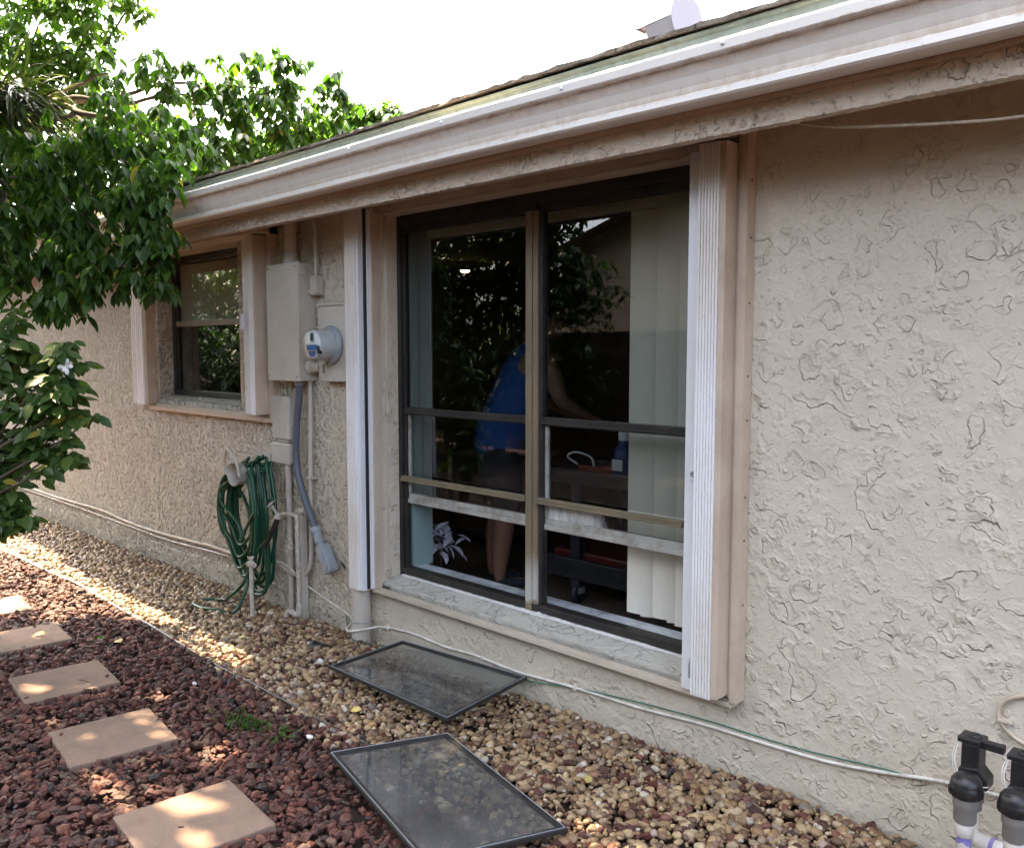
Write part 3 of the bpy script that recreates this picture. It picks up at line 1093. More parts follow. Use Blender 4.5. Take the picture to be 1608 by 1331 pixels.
lamp = thing('pendant_lamp', (-6.63, 3.11, 2.38), 'small lit pendant lamp deep in the dim room', 'lamp')
m = MB()
m.lathe((-6.63, 3.11, 2.36), (0, 0, 1), [(.052, 0), (.045, .03), (.02, .05), (.004, .06)], 20)
m.build('lamp_shade', M['cart'], lamp)
e = bpy.data.materials.new('bulb_glow')
e.use_nodes = True
eb = e.node_tree.nodes['Principled BSDF']
eb.inputs['Emission Color'].default_value = (1, .68, .28, 1)
eb.inputs['Emission Strength'].default_value = 2.2
MB().lathe((-6.63, 3.11, 2.335), (0, 0, 1), [(.012, 0), (.035, .006), (.047, .018), (.047, .024)], 20).build('bulb', e, lamp)
MB().tube([(-6.63, 3.11, 2.42), (-6.63, 3.11, 2.439)], .004, 6).build('cord', M['cart'], lamp)

# ------------------------------------------------------------------ person bending in the room
person = thing('person', (-3.75, 1.02, .10), 'person in blue sleeveless top and dark knee shorts bending forward inside the room', 'person')


def skin_body(name, verts, edges, radii, mat, parent, sub=2):
    org = ORG[parent.name]
    me = bpy.data.meshes.new(name)
    me.from_pydata([Vector(v) - org for v in verts], edges, [])
    me.update()
    o = link(name, me, mat, parent)
    o.modifiers.new('skin', 'SKIN').use_smooth_shade = True
    if not me.skin_vertices:
        me.attributes.new
    for sv_, r in zip(me.skin_vertices[0].data, radii):
        sv_.radius = (r, r) if isinstance(r, (int, float)) else r
    me.skin_vertices[0].data[0].use_root = True
    sb = o.modifiers.new('sub', 'SUBSURF')
    sb.levels = sb.render_levels = sub
    return o


B = {}
V_, E_, Rr = [], [], []


def jt(n, p, r, par=None):
    B[n] = len(V_)
    V_.append(p)
    Rr.append(r)
    if par:
        E_.append((B[par], B[n]))


px0, py0 = -3.90, .98
jt('pelvis', (px0, py0, .98), .13)
jt('belly', (px0 + .07, py0 + .0, 1.10), (.135, .12), 'pelvis')
jt('chest', (px0 + .15, py0 + .0, 1.31), (.15, .12), 'belly')
jt('upper', (px0 + .21, py0 + .0, 1.475), (.125, .10), 'chest')
jt('neck', (px0 + .27, py0 + .01, 1.555), .055, 'upper')
jt('head1', (px0 + .32, py0 + .01, 1.605), .078, 'neck')
jt('head2', (px0 + .37, py0 + .01, 1.635), .088, 'head1')
jt('head3', (px0 + .42, py0 + .01, 1.62), .065, 'head2')
for s, nm in ((-1, 'r'), (1, 'l')):
    jt('sh' + nm, (px0 + .22, py0 + s * .18, 1.46), .072, 'upper')
    jt('ua' + nm, (px0 + .28, py0 + s * .22, 1.33), .062, 'sh' + nm)
    jt('el' + nm, (px0 + .33, py0 + s * .22, 1.20), .048, 'ua' + nm)
    jt('fa' + nm, (px0 + .43, py0 + s * .18, 1.14), .042, 'el' + nm)
    jt('wr' + nm, (px0 + .54, py0 + s * .14, 1.08), .028, 'fa' + nm)
    jt('pa' + nm, (px0 + .60, py0 + s * .125, 1.055), (.036, .018), 'wr' + nm)
    jt('hip' + nm, (px0, py0 + s * .09, .90), .095, 'pelvis')
    jt('th' + nm, (px0 + .02, py0 + s * .095, .72), .078, 'hip' + nm)
    jt('kn' + nm, (px0 + .035, py0 + s * .09, .53), .064, 'th' + nm)
    jt('ca' + nm, (px0 + .01, py0 + s * .09, .40), .070, 'kn' + nm)
    jt('an' + nm, (px0 - .005, py0 + s * .09, .19), .042, 'ca' + nm)
    jt('he' + nm, (px0 + .0, py0 + s * .09, .135), .036, 'an' + nm)
    jt('to' + nm, (px0 + .15, py0 + s * .10, .122), (.040, .020), 'he' + nm)
skin_body('body', V_, E_, Rr, M['skin'], person)
for s in (-1, 1):
    for k, (dy, ln) in enumerate(((-.028, .068), (-.009, .078), (.010, .072), (.028, .056))):
        b0 = Vector((px0 + .615, py0 + s * .125 + dy, 1.053))
        fv = [b0, b0 + Vector((ln * .45, 0, -.008)), b0 + Vector((ln * .75, 0, -.030)), b0 + Vector((ln * .85, 0, -.052))]
        skin_body('finger', fv, [(0, 1), (1, 2), (2, 3)], [.0095, .0088, .008, .007], M['skin'], person, 1)
    b0 = Vector((px0 + .575, py0 + s * .125 - s * .03, 1.055))
    fv = [b0, b0 + Vector((.025, -s * .018, -.012)), b0 + Vector((.045, -s * .018, -.032))]
    skin_body('thumb', fv, [(0, 1), (1, 2)], [.011, .010, .008], M['skin'], person, 1)
tv = [(px0 - .0, py0, .83), (px0 + .01, py0, .97), (px0 + .07, py0, 1.11), (px0 + .15, py0, 1.31), (px0 + .20, py0, 1.45), (px0 + .24, py0, 1.52)]
tk = skin_body('tank_top', tv, [(i, i + 1) for i in range(5)], [(.205, .165), (.200, .165), (.185, .160), (.190, .155), (.155, .12), (.085, .06)], M['tank'], person)
for s in (-1, 1):
    skin_body('shorts', [(px0, py0 + s * .06, .96), (px0 + .005, py0 + s * .10, .85), (px0 + .03, py0 + s * .105, .66), (px0 + .035, py0 + s * .10, .50)],
              [(0, 1), (1, 2), (2, 3)], [.12, .12, .102, .098], M['shorts'], person)
    skin_body('shoe', [(px0 - .03, py0 + s * .09, .14), (px0 + .06, py0 + s * .095, .135), (px0 + .17, py0 + s * .10, .125)], [(0, 1), (1, 2)], [(.045, .04), (.05, .035), (.045, .022)], M['shorts'], person)
skin_body('hair', [(px0 + .315, py0 + .01, 1.655), (px0 + .37, py0 + .01, 1.68), (px0 + .42, py0 + .01, 1.66)], [(0, 1), (1, 2)], [.075, .085, .06], M['hair'], person)
# face: nose, eyes, ears on the far side of the head
MB().lathe((px0 + .475, py0 + .01, 1.60), (1, 0, -.4), [(.014, -.02), (.012, .005), (.004, .016)], 10).build('nose', M['skin'], person)
for s in (-1, 1):
    MB().lathe((px0 + .36, py0 + .01 + s * .086, 1.62), (0, s, 0), [(.022, -.01), (.026, .004), (.016, .010)], 12).build('ear', M['skin'], person)
    MB().lathe((px0 + .455, py0 + .01 + s * .03, 1.63), (1, 0, -.2), [(.009, 0), (.006, .008)], 8).build('eye', M['print'], person)
# printed back: palm mark and lines of lettering following the shirt
def back_pt(t, w):
    a = Vector((px0 + .07, py0 - .135, 1.11)).lerp(Vector((px0 + .235, py0 - .115, 1.40)), t)
    n = Vector((-.87, 0, .49))
    return a + n * (.07 + w)


def text_part(body, loc, size, rot, mat, parent, name='lettering'):
    cu = bpy.data.curves.new(name, 'FONT')
    cu.body = body
    cu.size = size
    cu.extrude = .0008
    tmp = bpy.data.objects.new('tmp', cu)
    scene.collection.objects.link(tmp)
    dg = bpy.context.evaluated_depsgraph_get()
    me = bpy.data.meshes.new_from_object(tmp.evaluated_get(dg))
    bpy.data.objects.remove(tmp)
    me.name = name
    org = ORG[parent.name]
    Mx = Matrix.Translation(Vector(loc) - org) @ rot
    me.transform(Mx)
    return link(name, me, mat, parent)


xax = Vector((0, -1, 0))
yax = Vector((.45, 0, .89)).normalized()
zax = xax.cross(yax)
rotm = Matrix((xax, yax, zax)).transposed().to_4x4()
tb = Vector((px0 - .20, py0 + .02, 1.18))
printed = [text_part('DESIGN', tb, .052, rotm, M['print'], person), text_part('PALMTREE', tb + yax * .060, .034, rotm, M['print'], person),
           text_part('BEACH', tb + yax * .098 - xax * .0, .034, rotm, M['print'], person)]
m = MB()
c0 = tb + yax * .135 + xax * .085
m.add([c0 - xax * .006, c0 + xax * .006, c0 + xax * .008 + yax * .045, c0 - xax * .002 + yax * .045], [(0, 1, 2, 3)])
for k in range(7):
    a = k * math.pi * 2 / 7
    d_ = xax * math.cos(a) + yax * math.sin(a)
    e_ = xax * -math.sin(a) + yax * math.cos(a)
    c1 = c0 + yax * .055
    m.add([c1, c1 + d_ * .020 + e_ * .010, c1 + d_ * .042, c1 + d_ * .020 - e_ * .007], [(0, 1, 2, 3)])
printed.append(m.build('palm_mark', M['print'], person))
# lay the print onto the cloth
from mathutils.bvhtree import BVHTree
dg_ = bpy.context.evaluated_depsgraph_get()
dg_.update()
te = tk.evaluated_get(dg_)
bv = BVHTree.FromPolygons([v.co.copy() for v in te.data.vertices], [tuple(p.vertices) for p in te.data.polygons])
for o_ in printed:
    for v in o_.data.vertices:
        hit = bv.ray_cast(v.co + zax * .4, -zax)
        if hit[0] is None or (hit[0] - v.co).length > .12:
            near = bv.find_nearest(v.co)
            v.co = near[0] + near[1] * .003
        else:
            v.co = hit[0] + zax * .004
person.rotation_euler = (0, 0, R(58))
person.location.x -= .05
person.scale = (1.05, 1.05, 1.05)

# ------------------------------------------------------------------ tool cart and things on it
cart = thing('utility_cart', (-2.95, 1.15, .10), 'black rolling utility cart with corner post behind the right pane', 'cart')
cx0, cx1, cy0, cy1 = -3.45, -2.35, .86, 1.36
m = MB()
m.box(cx0, cx1, cy0, cy1, .29, .31)
for a, b in (((cx0, cx1), (cy0, cy0 + .03)), ((cx0, cx1), (cy1 - .03, cy1)), ((cx0, cx0 + .03), (cy0, cy1)), ((cx1 - .03, cx1), (cy0, cy1))):
    m.box(a[0], a[1], b[0], b[1], .25, .37)
m.build('lower_shelf', M['cart'], cart, bevel=.008)
m = MB()
m.box(cx0, cx1, cy0, cy1, .84, .86)
m.box(cx0, cx1, cy0, cy0 + .03, .80, .88)
m.box(cx0, cx1, cy1 - .03, cy1, .80, .88)
m.build('upper_shelf', M['cart'], cart, bevel=.008)
for (x, y) in ((cx0 + .19, cy0 + .02), (cx1 - .1, cy0 + .02), (cx0 + .19, cy1 - .08), (cx1 - .1, cy1 - .08)):
    m = MB().box(x, x + .07, y, y + .06, .20, .86)
    m.build('post', M['cart'], cart, bevel=.006)
for (x, y) in ((cx0 + .225, cy0 + .06), (cx0 + .225, cy1 - .06), (cx1 - .08, cy0 + .06), (cx1 - .08, cy1 - .06)):
    m = MB()
    m.lathe((x - .018, y, .158), (1, 0, .0), [(.02, -.002), (.05, 0), (.058, .006), (.058, .028), (.05, .034), (.02, .036)], 20)
    w = m.build('caster', M['cart'], cart)
    m = MB()
    m.box(x - .026, x - .021, y - .025, y + .025, .16, .25)
    m.box(x + .021, x + .026, y - .025, y + .025, .16, .25)
    m.build('fork', M['greyfit'], w)
o = MB()
o.box(-3.42, -2.5, .92, 1.3, .312, .40)
tag(o.build('tool_case', M['red'], loc=(-2.9, 1.1, .31), bevel=.012), 'dark red tool case on the lower shelf of the cart', 'tool case')
m = MB()
m.lathe((-2.93, .95, .862), (0, 0, 1), [(.055, 0), (.058, .01), (.058, .14), (.05, .155), (.03, .17), (.026, .20)], 20)
o = m.build('spray_bottle', M['bluebox'], loc=(-2.93, .95, .862))
tag(o, 'blue and white bottle standing on top of the cart by the blind', 'bottle')
MB().lathe((-2.93, .95, 1.062), (0, 0, 1), [(.032, 0), (.032, .05), (.02, .06)], 16).build('cap', M['print'], o)
MB().box(-2.965, -2.895, .888, .893, .90, .96).build('paper_label', M['print'], o)
m = MB()
m.box(-3.22, -3.06, .90, .96, .862, .905)
m.lathe((-3.07, .93, .885), (1, 0, .2), [(.022, 0), (.026, .02), (.026, .06), (.012, .08)], 14)
o = m.build('power_tool', M['orange'], loc=(-3.15, .93, .862), bevel=.006)
tag(o, 'small orange hand tool lying on top of the cart', 'tool')
MB().tube(spline([(-3.22, .90, .91), (-3.28, .88, .95), (-3.22, .88, .98), (-3.12, .89, .96), (-3.10, .90, .91)], 6), .006, 6).build('loop_handle', M['print'], o)
m = MB().box(-5.05, -4.45, 1.5, 1.95, .17, .21)
m.box(-5.05, -4.45, 1.5, 1.95, .75, .78)
for x in (-5.05, -4.5):
    for y in (1.5, 1.9):
        m.box(x, x + .05, y, y + .05, .17, .8)
o = m.build('shelf_rack', M['cart'], loc=(-4.7, 1.7, .1))
tag(o, 'dark wheeled rack standing in the room left of the person', 'rack')
for x in (-5.0, -4.5):
    MB().lathe((x, 1.52, .14), (1, 0, 0), [(.02, -.01), (.04, 0), (.04, .03), (.02, .035)], 16).build('wheel', M['cart'], o)

# white poinsettia
po = thing('poinsettia', (-3.90, .46, .10), 'white silk poinsettia standing inside the lower left corner of the large window', 'flower')
m = MB()
ctr = Vector((-3.90, .44, .44))
random.seed(5)
for k in range(34):
    a = random.uniform(0, 2 * math.pi)
    el = random.uniform(-.7, 1.1)
    c = ctr + Vector((random.uniform(-.09, .07), random.uniform(-.08, .08), random.uniform(-.12, .12)))
    d_ = Vector((math.cos(a) * math.cos(el), math.sin(a) * math.cos(el) - .3, math.sin(el) - .2)).normalized()
    s_ = d_.cross(Vector((.2, .3, 1))).normalized()
    n_ = s_.cross(d_)
    ln, w_ = random.uniform(.08, .12), random.uniform(.026, .04)
    m.add([c, c + d_ * ln * .4 + s_ * w_ + n_ * .006, c + d_ * ln * .75 + s_ * w_ * .6, c + d_ * ln - n_ * .02, c + d_ * ln * .75 - s_ * w_ * .6, c + d_ * ln * .4 - s_ * w_ + n_ * .006,
           c + d_ * ln * .5 - n_ * .006], [(0, 1, 6), (1, 2, 6), (2, 3, 6), (3, 4, 6), (4, 5, 6), (5, 0, 6)])
m.build('petals', M['petal'], po)
MB().lathe((-3.90, .46, .10), (0, 0, 1), [(.06, 0), (.08, .12), (.082, .13)], 20).build('pot', M['cart'], po)
MB().tube([(-3.90, .46, .20), (-3.90, .45, .42)], .006, 6).build('stem', M['bark'], po)

# ------------------------------------------------------------------ electrical panel, meter, conduits
ep = thing('electrical_panel', (-4.66, 0, 1.37), 'tall beige breaker panel box between the small window and the meter', 'electrical panel')
MB().box(-4.835, -4.485, -.105, -.001, 1.375, 2.060).build('cabinet', M['box'], ep, bevel=.004)
m = MB()
m.prism_x([(-.1055, 1.372), (-.122, 1.372), (-.124, 1.40), (-.124, 2.03), (-.118, 2.064), (-.1055, 2.066)], -4.838, -4.481, 1)
cv = m.build('cover', M['box'], ep, bevel=.003)
MB().box(-4.675, -4.655, -.128, -.123, 1.362, 1.375).build('latch', M['bronze_lt'], cv)
MB().box(-4.70, -4.672, -.1255, -.1238, 1.835, 1.842).build('stamped_mark', M['trim'], cv)
for x, z in ((-4.815, 2.04), (-4.505, 2.04), (-4.815, 1.40), (-4.505, 1.40)):
    MB().lathe((x, -.124, z), (0, -1, 0), [(.0055, 0), (.005, .002), (.001, .003)], 8).build('screw', M['bronze_lt'], cv)
MB().box(-4.483, -4.474, -.110, -.070, 1.99, 2.055).build('hinge_cover', M['box'], ep, bevel=.002)
MB().lathe((-4.66, -.055, 2.061), (0, 0, 1), [(.046, 0), (.046, .035), (.040, .04), (.040, .075), (.034, .078)], 20).build('hub', M['box'], ep)

mt = thing('electric_meter', (-4.2, 0, 1.37), 'round glass electric meter with blue label on a beige box', 'electric meter')
MB().box(-4.350, -4.058, -.075, -.001, 1.378, 1.815).build('meter_box', M['box'], mt, bevel=.004)
MB().prism_x([(0, 1.828), (-.085, 1.8165), (-.085, 1.806), (-.078, 1.8155), (0, 1.817)], -4.358, -4.052, 1).build('rain_lip', M['box'], mt)
MB().lathe((-4.205, -.076, 1.585), (0, -1, 0), [(.105, 0), (.108, .006), (.108, .016), (.100, .020), (.098, .028), (.090, .032)], 40).build('ring', M['greyfit'], mt)
MB().lathe((-4.205, -.105, 1.585), (0, -1, 0), [(.084, 0), (.083, .085), (.079, .098)], 40).build('meter_body', simple('meter_grey', (.50, .52, .54), .35), mt)
MB().lathe((-4.205, -.105, 1.585), (0, -1, 0), [(.087, 0), (.086, .10), (.078, .112), (.06, .117), (.001, .119)], 40).build('glass_cover', M['clear'], mt)
fc = MB().lathe((-4.205, -.2035, 1.585), (0, -1, 0), [(.078, 0), (.078, .002), (.001, .0021)], 32).build('face', simple('face_white', (.66, .68, .70), .4), mt)
m = MB()
m.prism_y([(-4.225, 1.600), (-4.185, 1.600), (-4.185, 1.645), (-4.193, 1.653), (-4.217, 1.653), (-4.225, 1.645)], -.2085, -.206)
m.build('display_bezel', M['greyfit'], fc)
MB().box(-4.217, -4.193, -.2100, -.2086, 1.608, 1.643).build('display', M['black'], fc)
m = MB()
m.prism_y([(-4.262, 1.580), (-4.150, 1.580), (-4.156, 1.553), (-4.256, 1.553)], -.2080, -.206)
m.prism_y([(-4.245, 1.540), (-4.168, 1.540), (-4.19, 1.518), (-4.222, 1.518)], -.2080, -.206)
m.build('blue_label', simple('label_blue', (.03, .14, .42), .4), fc)
m = MB()
m.box(-4.246, -4.240, -.2078, -.206, 1.543, 1.549)
for k in range(5):
    m.box(-4.236 + k * .013, -4.226 + k * .013, -.2078, -.206, 1.542, 1.549)
m.build('printed_marks', M['black'], fc)
MB().prism_y([(-4.26, 1.585), (-4.15, 1.585), (-4.15, 1.581), (-4.26, 1.581)], -.212, -.206).build('divider', M['greyfit'], fc)
MB().box(-4.148, -4.132, -.213, -.19, 1.535, 1.578).build('port', M['black'], fc, bevel=.002)
for x, z in ((-4.335, 1.80), (-4.335, 1.395), (-4.20, 1.395)):
    MB().lathe((x, -.0755, z), (0, -1, 0), [(.005, 0), (.0045, .002), (.001, .003)], 8).build('screw', M['bronze_lt'], mt)
m = MB()
m.tube(spline([(-4.225, -.10, 1.486), (-4.215, -.115, 1.470), (-4.19, -.115, 1.472), (-4.180, -.10, 1.49)], 5), .006, 8)
m.build('seal_wire', M['bronze_lt'], mt)
MB().box(-4.252, -4.236, -.115, -.108, 1.425, 1.475).build('seal_tag', M['bronze_lt'], mt, bevel=.002)

m = MB().tube([(-4.66, -.055, 2.135), (-4.66, -.055, 2.374)], .037, 20)
tag(m.build('service_conduit', M['pipe'], loc=(-4.66, -.055, 2.13)), 'thick beige conduit rising from the breaker panel to the soffit', 'conduit')
t = thing('thin_conduit', (-4.43, -.03, 1.85), 'thin beige conduit with small junction fitting above the meter', 'conduit')
MB().tube([(-4.425, -.035, 1.98), (-4.425, -.035, 2.374)], .011, 12).build('pipe', M['pipe'], t)
MB().prism_y([(-4.452, 1.872), (-4.398, 1.872), (-4.392, 1.88), (-4.392, 1.972), (-4.406, 1.985), (-4.444, 1.985), (-4.456, 1.972), (-4.456, 1.88)], -.060, -.004).build('junction_fitting', M['pipe'], t, bevel=.004)
MB().tube([(-4.483, -.045, 1.893), (-4.455, -.045, 1.893)], .013, 12).build('nipple', M['pipe'], t)
t = thing('meter_nipple', (-4.42, -.05, 1.46), 'short fat conduit elbow joining the breaker panel to the meter box', 'conduit')
MB().tube([(-4.484, -.05, 1.455), (-4.351, -.05, 1.455)], .030, 18).build('pipe', M['pipe'], t)
MB().lathe((-4.484, -.05, 1.455), (1, 0, 0), [(.040, 0), (.042, .01), (.038, .035), (.032, .038)], 20).build('lock_nut', M['pipe'], t)

t = thing('utility_box', (-4.8, 0, 1.0), 'upper beige telephone service box with hinged cover beneath the breaker panel', 'service box', 'small service boxes below the breaker panel')
m = MB()
m.prism_z([(-4.912, -.001), (-4.912, -.052), (-4.902, -.066), (-4.722, -.066), (-4.712, -.056), (-4.712, -.001)], 1.010, 1.272)
m.build('cover', M['box'], t, bevel=.004)
MB().box(-4.775, -4.768, -.0685, -.066, 1.012, 1.270).build('seam', M['trim'], t)
m = MB().box(-4.716, -4.702, -.045, -.02, 1.09, 1.15)
m.box(-4.85, -4.75, -.05, -.02, .985, 1.009)
m.build('latch', M['box'], t, bevel=.002)
t = thing('utility_box', (-4.83, 0, .84), 'lower squarish beige service box under the taller telephone box', 'service box', 'small service boxes below the breaker panel')
m = MB()
m.prism_z([(-4.950, -.001), (-4.950, -.046), (-4.935, -.060), (-4.742, -.060), (-4.728, -.046), (-4.728, -.001)], .850, .982)
m.build('cover', M['box'], t, bevel=.008)
m = MB().box(-4.728, -4.712, -.045, -.015, .87, .90)
m.box(-4.728, -4.712, -.045, -.015, .93, .965)
m.build('cable_clip', M['trim'], t, bevel=.003)

fx = thing('flexible_conduit', (-4.4, -.05, .25), 'dark grey flexible conduit hanging down to a light grey elbow fitting', 'conduit')
path = spline([(-4.585, -.06, 1.372), (-4.60, -.06, 1.25), (-4.632, -.06, 1.08), (-4.64, -.06, .88), (-4.585, -.065, .74), (-4.49, -.07, .60), (-4.425, -.07, .50)], 12)
m = MB()
n = len(path)
m.tube(path, [.0215 + (.0012 if i % 2 else 0) for i in range(n)], 14)
m.build('hose', M['grey'], fx)
MB().lathe((-4.586, -.06, 1.374), (0, 0, -1), [(.030, 0), (.030, .025), (.024, .03)], 16).build('connector', M['greyfit'], fx)
ax = (path[-1] - path[-4]).normalized()
MB().lathe(path[-1] - ax * .01, ax, [(.030, 0), (.033, .006), (.033, .03), (.027, .034), (.027, .075), (.031, .078), (.031, .095), (.023, .10), (.023, .12)], 18).build('connector', M['greyfit'], fx)
b0 = path[-1] + ax * .10
m = MB()
s_ = Vector((ax.z, 0, -ax.x)).normalized() * -1
def fp(a, w):
    p = b0 + ax * a + s_ * w
    return (p.x, p.z)
m.prism_y([fp(0, -.026), fp(.02, -.036), (fp(.16, -.040)), fp(.178, -.030), fp(.182, 0), fp(.178, .030), fp(.16, .038), fp(.03, .036), fp(0, .026)], -.095, -.030)
lb = m.build('elbow_body', M['greyfit'], fx, bevel=.006)
m = MB()
m.prism_y([fp(.03, -.026), fp(.15, -.030), fp(.165, 0), fp(.15, .028), fp(.03, .026)], -.0985, -.0955)
m.build('cover_plate', M['greyfit'], lb, bevel=.002)
m = MB()
p1 = b0 + ax * .12
m.tube([(p1.x - .055, -.05, p1.z - .01), (p1.x - .035, -.05, p1.z)], .008, 8)
m.tube([(p1.x + .05, -.008, p1.z + .0), (p1.x + .085, -.006, p1.z - .02)], .005, 8)
m.build('screw', M['black'], lb)

# painted pipes below the panel
def pipe(name, pts, r, mat, label, cat='pipe', per=6, sp=False):
    m = MB().tube(spline(pts, per) if sp else pts, r, 12)
    return tag(m.build(name, mat, loc=pts[0]), label, cat)


t = thing('wall_pipe', (-4.52, -.02, .5), 'thin beige conduit dropping from the breaker panel then bending left near the ground', 'pipe')
MB().tube(spline([(-4.515, -.03, 1.374), (-4.52, -.03, 1.1), (-4.535, -.03, .7), (-4.54, -.03, .35), (-4.57, -.035, .22), (-4.66, -.04, .17), (-4.80, -.04, .18), (-5.02, -.035, .235)], 8), .0135, 12).build('pipe', M['pipe'], t)
MB().box(-4.555, -4.495, -.05, -.002, .785, .80).build('strap', M['pipe'], t)
pipe('wall_pipe', [(-4.785, -.03, .85), (-4.780, -.03, -.12)], .019, M['pipe'], 'straight beige pipe running down from the lower service box to the gravel')
t = thing('wall_pipe', (-4.66, -.06, -.1), 'square edged beige post pipe ending in a capped tee beside the faucet', 'pipe')
MB().box(-4.645, -4.600, -.062, -.018, -.14, .575).build('pipe', M['pipe'], t, bevel=.004)
MB().tube([(-4.645, -.045, .575), (-4.56, -.045, .585)], .022, 12).build('tee', M['oldpipe'], t)
fa = thing('garden_faucet', (-4.75, -.09, -.1), 'thin peeling white riser pipe with hose faucet and round valve handle', 'faucet')
m = MB().tube(spline([(-4.575, -.10, -.05), (-4.578, -.10, .25), (-4.58, -.10, .45), (-4.583, -.10, .545), (-4.62, -.10, .563), (-4.70, -.105, .562), (-4.765, -.11, .545)], 7), .0125, 12)
m.build('riser', M['oldpipe'], fa)
m = MB().lathe((-4.775, -.112, .535), (-.6, -.1, -.7), [(.016, -.02), (.024, -.01), (.024, .02), (.019, .03), (.021, .05)], 14)
vv = m.build('valve_body', M['oldpipe'], fa)
m = MB().tube([(-4.78, -.115, .54), (-4.815, -.13, .60)], .009, 10)
m.lathe((-4.82, -.135, .61), (-.4, -.5, .75), [(.006, -.006), (.028, -.004), (.034, 0), (.028, .006), (.008, .010)], 9)
m.build('handle', M['oldpipe'], vv)
m = MB()
wc = Vector((-4.635, -.125, .366))
for k in range(8):
    a = k * math.pi / 4
    p = wc + Vector((math.cos(a) * .032, 0, math.sin(a) * .042))
    m.lathe(p, (0, -1, 0), [(.010, -.005), (.013, 0), (.010, .006)], 8)
    m.tube([wc, p], .005, 6)
m.lathe(wc, (0, -1, 0), [(.012, -.02), (.012, .010), (.006, .014)], 10)
m.build('wheel_handle', M['oldpipe'], fa)
MB().tube(spline([(-4.575, -.10, .02), (-4.58, -.105, -.045), (-4.64, -.13, -.03), (-4.67, -.14, -.075)], 6), .018, 10).build('trap', M['oldpipe'], fa)
sp = thing('standpipe', (-5.21, -.19, -.13), 'short peeling white pipe with tap head in front of the green hose', 'faucet')
spx, spy = -4.78, -.30
MB().tube([(spx, spy, -.14), (spx, spy, .25)], .0125, 12).build('riser', M['oldpipe'], sp)
m = MB().tube([(spx - .035, spy, .262), (spx + .04, spy, .267)], .016, 10)
m.lathe((spx, spy, .252), (0, 0, 1), [(.018, 0), (.022, .01), (.022, .03), (.008, .04), (.020, .05), (.020, .06)], 10)
m.build('tap_head', M['oldpipe'], sp)

t = thing('drain_pipe', (-3.985, -.06, -.12), 'wide beige drain pipe stub under the left folded shutter', 'pipe')
MB().tube([(-3.985, -.062, -.15), (-3.985, -.062, .235)], .054, 24).build('pipe', M['pipe'], t)
MB().tube([(-3.985 + .0565 * math.sin(a), -.062 - .0565 * math.cos(a), .045 + .003 * math.sin(3 * a)) for a in np.linspace(-2.2, 2.2, 16)], .003, 6).build('tie_wire', M['greyfit'], t)

# ------------------------------------------------------------------ hose holder and hose
hh = thing('hose_holder', (-5.33, 0, .62), 'beige plastic hose holder with an open round basket and tall loop', 'hose holder')
hc = Vector((-5.06, -.26, .775))
m = MB()
prof = [(.078, 0), (.082, .004), (.074, .012), (.066, .10), (.062, .24), (.058, .24), (.060, .10), (.066, .012), (.074, .0)]
u_, w_ = Vector((1, 0, 0)), Vector((0, 0, 1))
vsx, fsx = [], []
sgn = 36
for (r_, h_) in prof:
    for k in range(sgn):
        a = 2 * math.pi * k / sgn
        rr = r_ * (1.0 if math.sin(a) > 0 else .86)
        vsx.append(hc + u_ * math.cos(a) * rr * 1.12 + w_ * math.sin(a) * rr + Vector((0, h_, 0)))
for i in range(len(prof) - 1):
    for k in range(sgn):
        a, b = i * sgn + k, i * sgn + (k + 1) % sgn
        fsx.append((a, b, b + sgn, a + sgn))
m.add(vsx, fsx, True)
m.build('basket', M['box'], hh)
lp = spline([hc + Vector((-.088, 0, .0)), hc + Vector((-.085, -.01, .09)), hc + Vector((-.045, -.02, .145)), hc + Vector((-.01, -.022, .165)), hc + Vector((.03, -.02, .14)),
             hc + Vector((.07, -.01, .09)), hc + Vector((.088, 0, .0))], 8)
MB().tube(lp, .0085, 10).build('loop', M['box'], hh)
MB().box(hc.x - .05, hc.x + .05, -.026, -.001, hc.z - .08, hc.z + .12).build('wall_plate', M['box'], hh, bevel=.004)

random.seed(21)
ctrl = []
nl = 16
for i in range(nl):
    f_ = i / (nl - 1)
    xl = -5.32 - .09 * random.random()
    xr = -4.84 - .12 * random.random()
    zb = [.16, .30, .42, .10, .20, .50, .14, .30, .06, .22, .12, .38, .03, .1, .2, .08][i] - .05 + random.uniform(-.02, .02)
    zt = .80 + .09 * random.random()
    y = -.06 - .15 * random.random()
    xt = -4.98 + random.uniform(-.03, .03)
    xm = -5.09 + random.uniform(-.08, .06)
    wd_ = .35 + .65 * (zb < .35)
    ctrl += [(xt, y, zt), (xr - .07, y, zt - .05), (xr, y - .015, zt - .24), (xr - .01, y - .01, max(.40, zb + .20)), (xm + .12 * wd_, y, zb + .08), (xm, y - .01, zb),
             (xm - .11 * wd_, y, zb + .09), (xl + .02 + .14 * (1 - wd_), y - .01, max(.38, zb + .20)), (xl + .14 * (1 - wd_), y - .01, .60), (xl + .11, y, zt - .12)]
ctrl += [(-4.95, -.2, .82), (-4.86, -.22, .60), (-4.88, -.22, .32), (-4.96, -.25, .12), (-5.10, -.28, .0), (-5.20, -.27, -.045), (-5.30, -.33, -.05),
         (-5.29, -.43, -.045), (-5.13, -.47, -.035), (-4.98, -.43, -.03), (-4.93, -.34, -.05), (-4.92, -.26, .08), (-4.96, -.22, .2), (-4.90, -.18, .32), (-4.84, -.16, .38)]
m = MB().tube(spline(ctrl, 7), .0105, 10)
gh = m.build('garden_hose', M['hose'], loc=(-5.2, -.15, .1))
tag(gh, 'dark green garden hose coiled in loops over the beige holder', 'hose')
path2 = spline(ctrl, 7)
m = MB()
m.tube([p + Vector((.0, -.0085, .004)) for p in path2], .0024, 5)
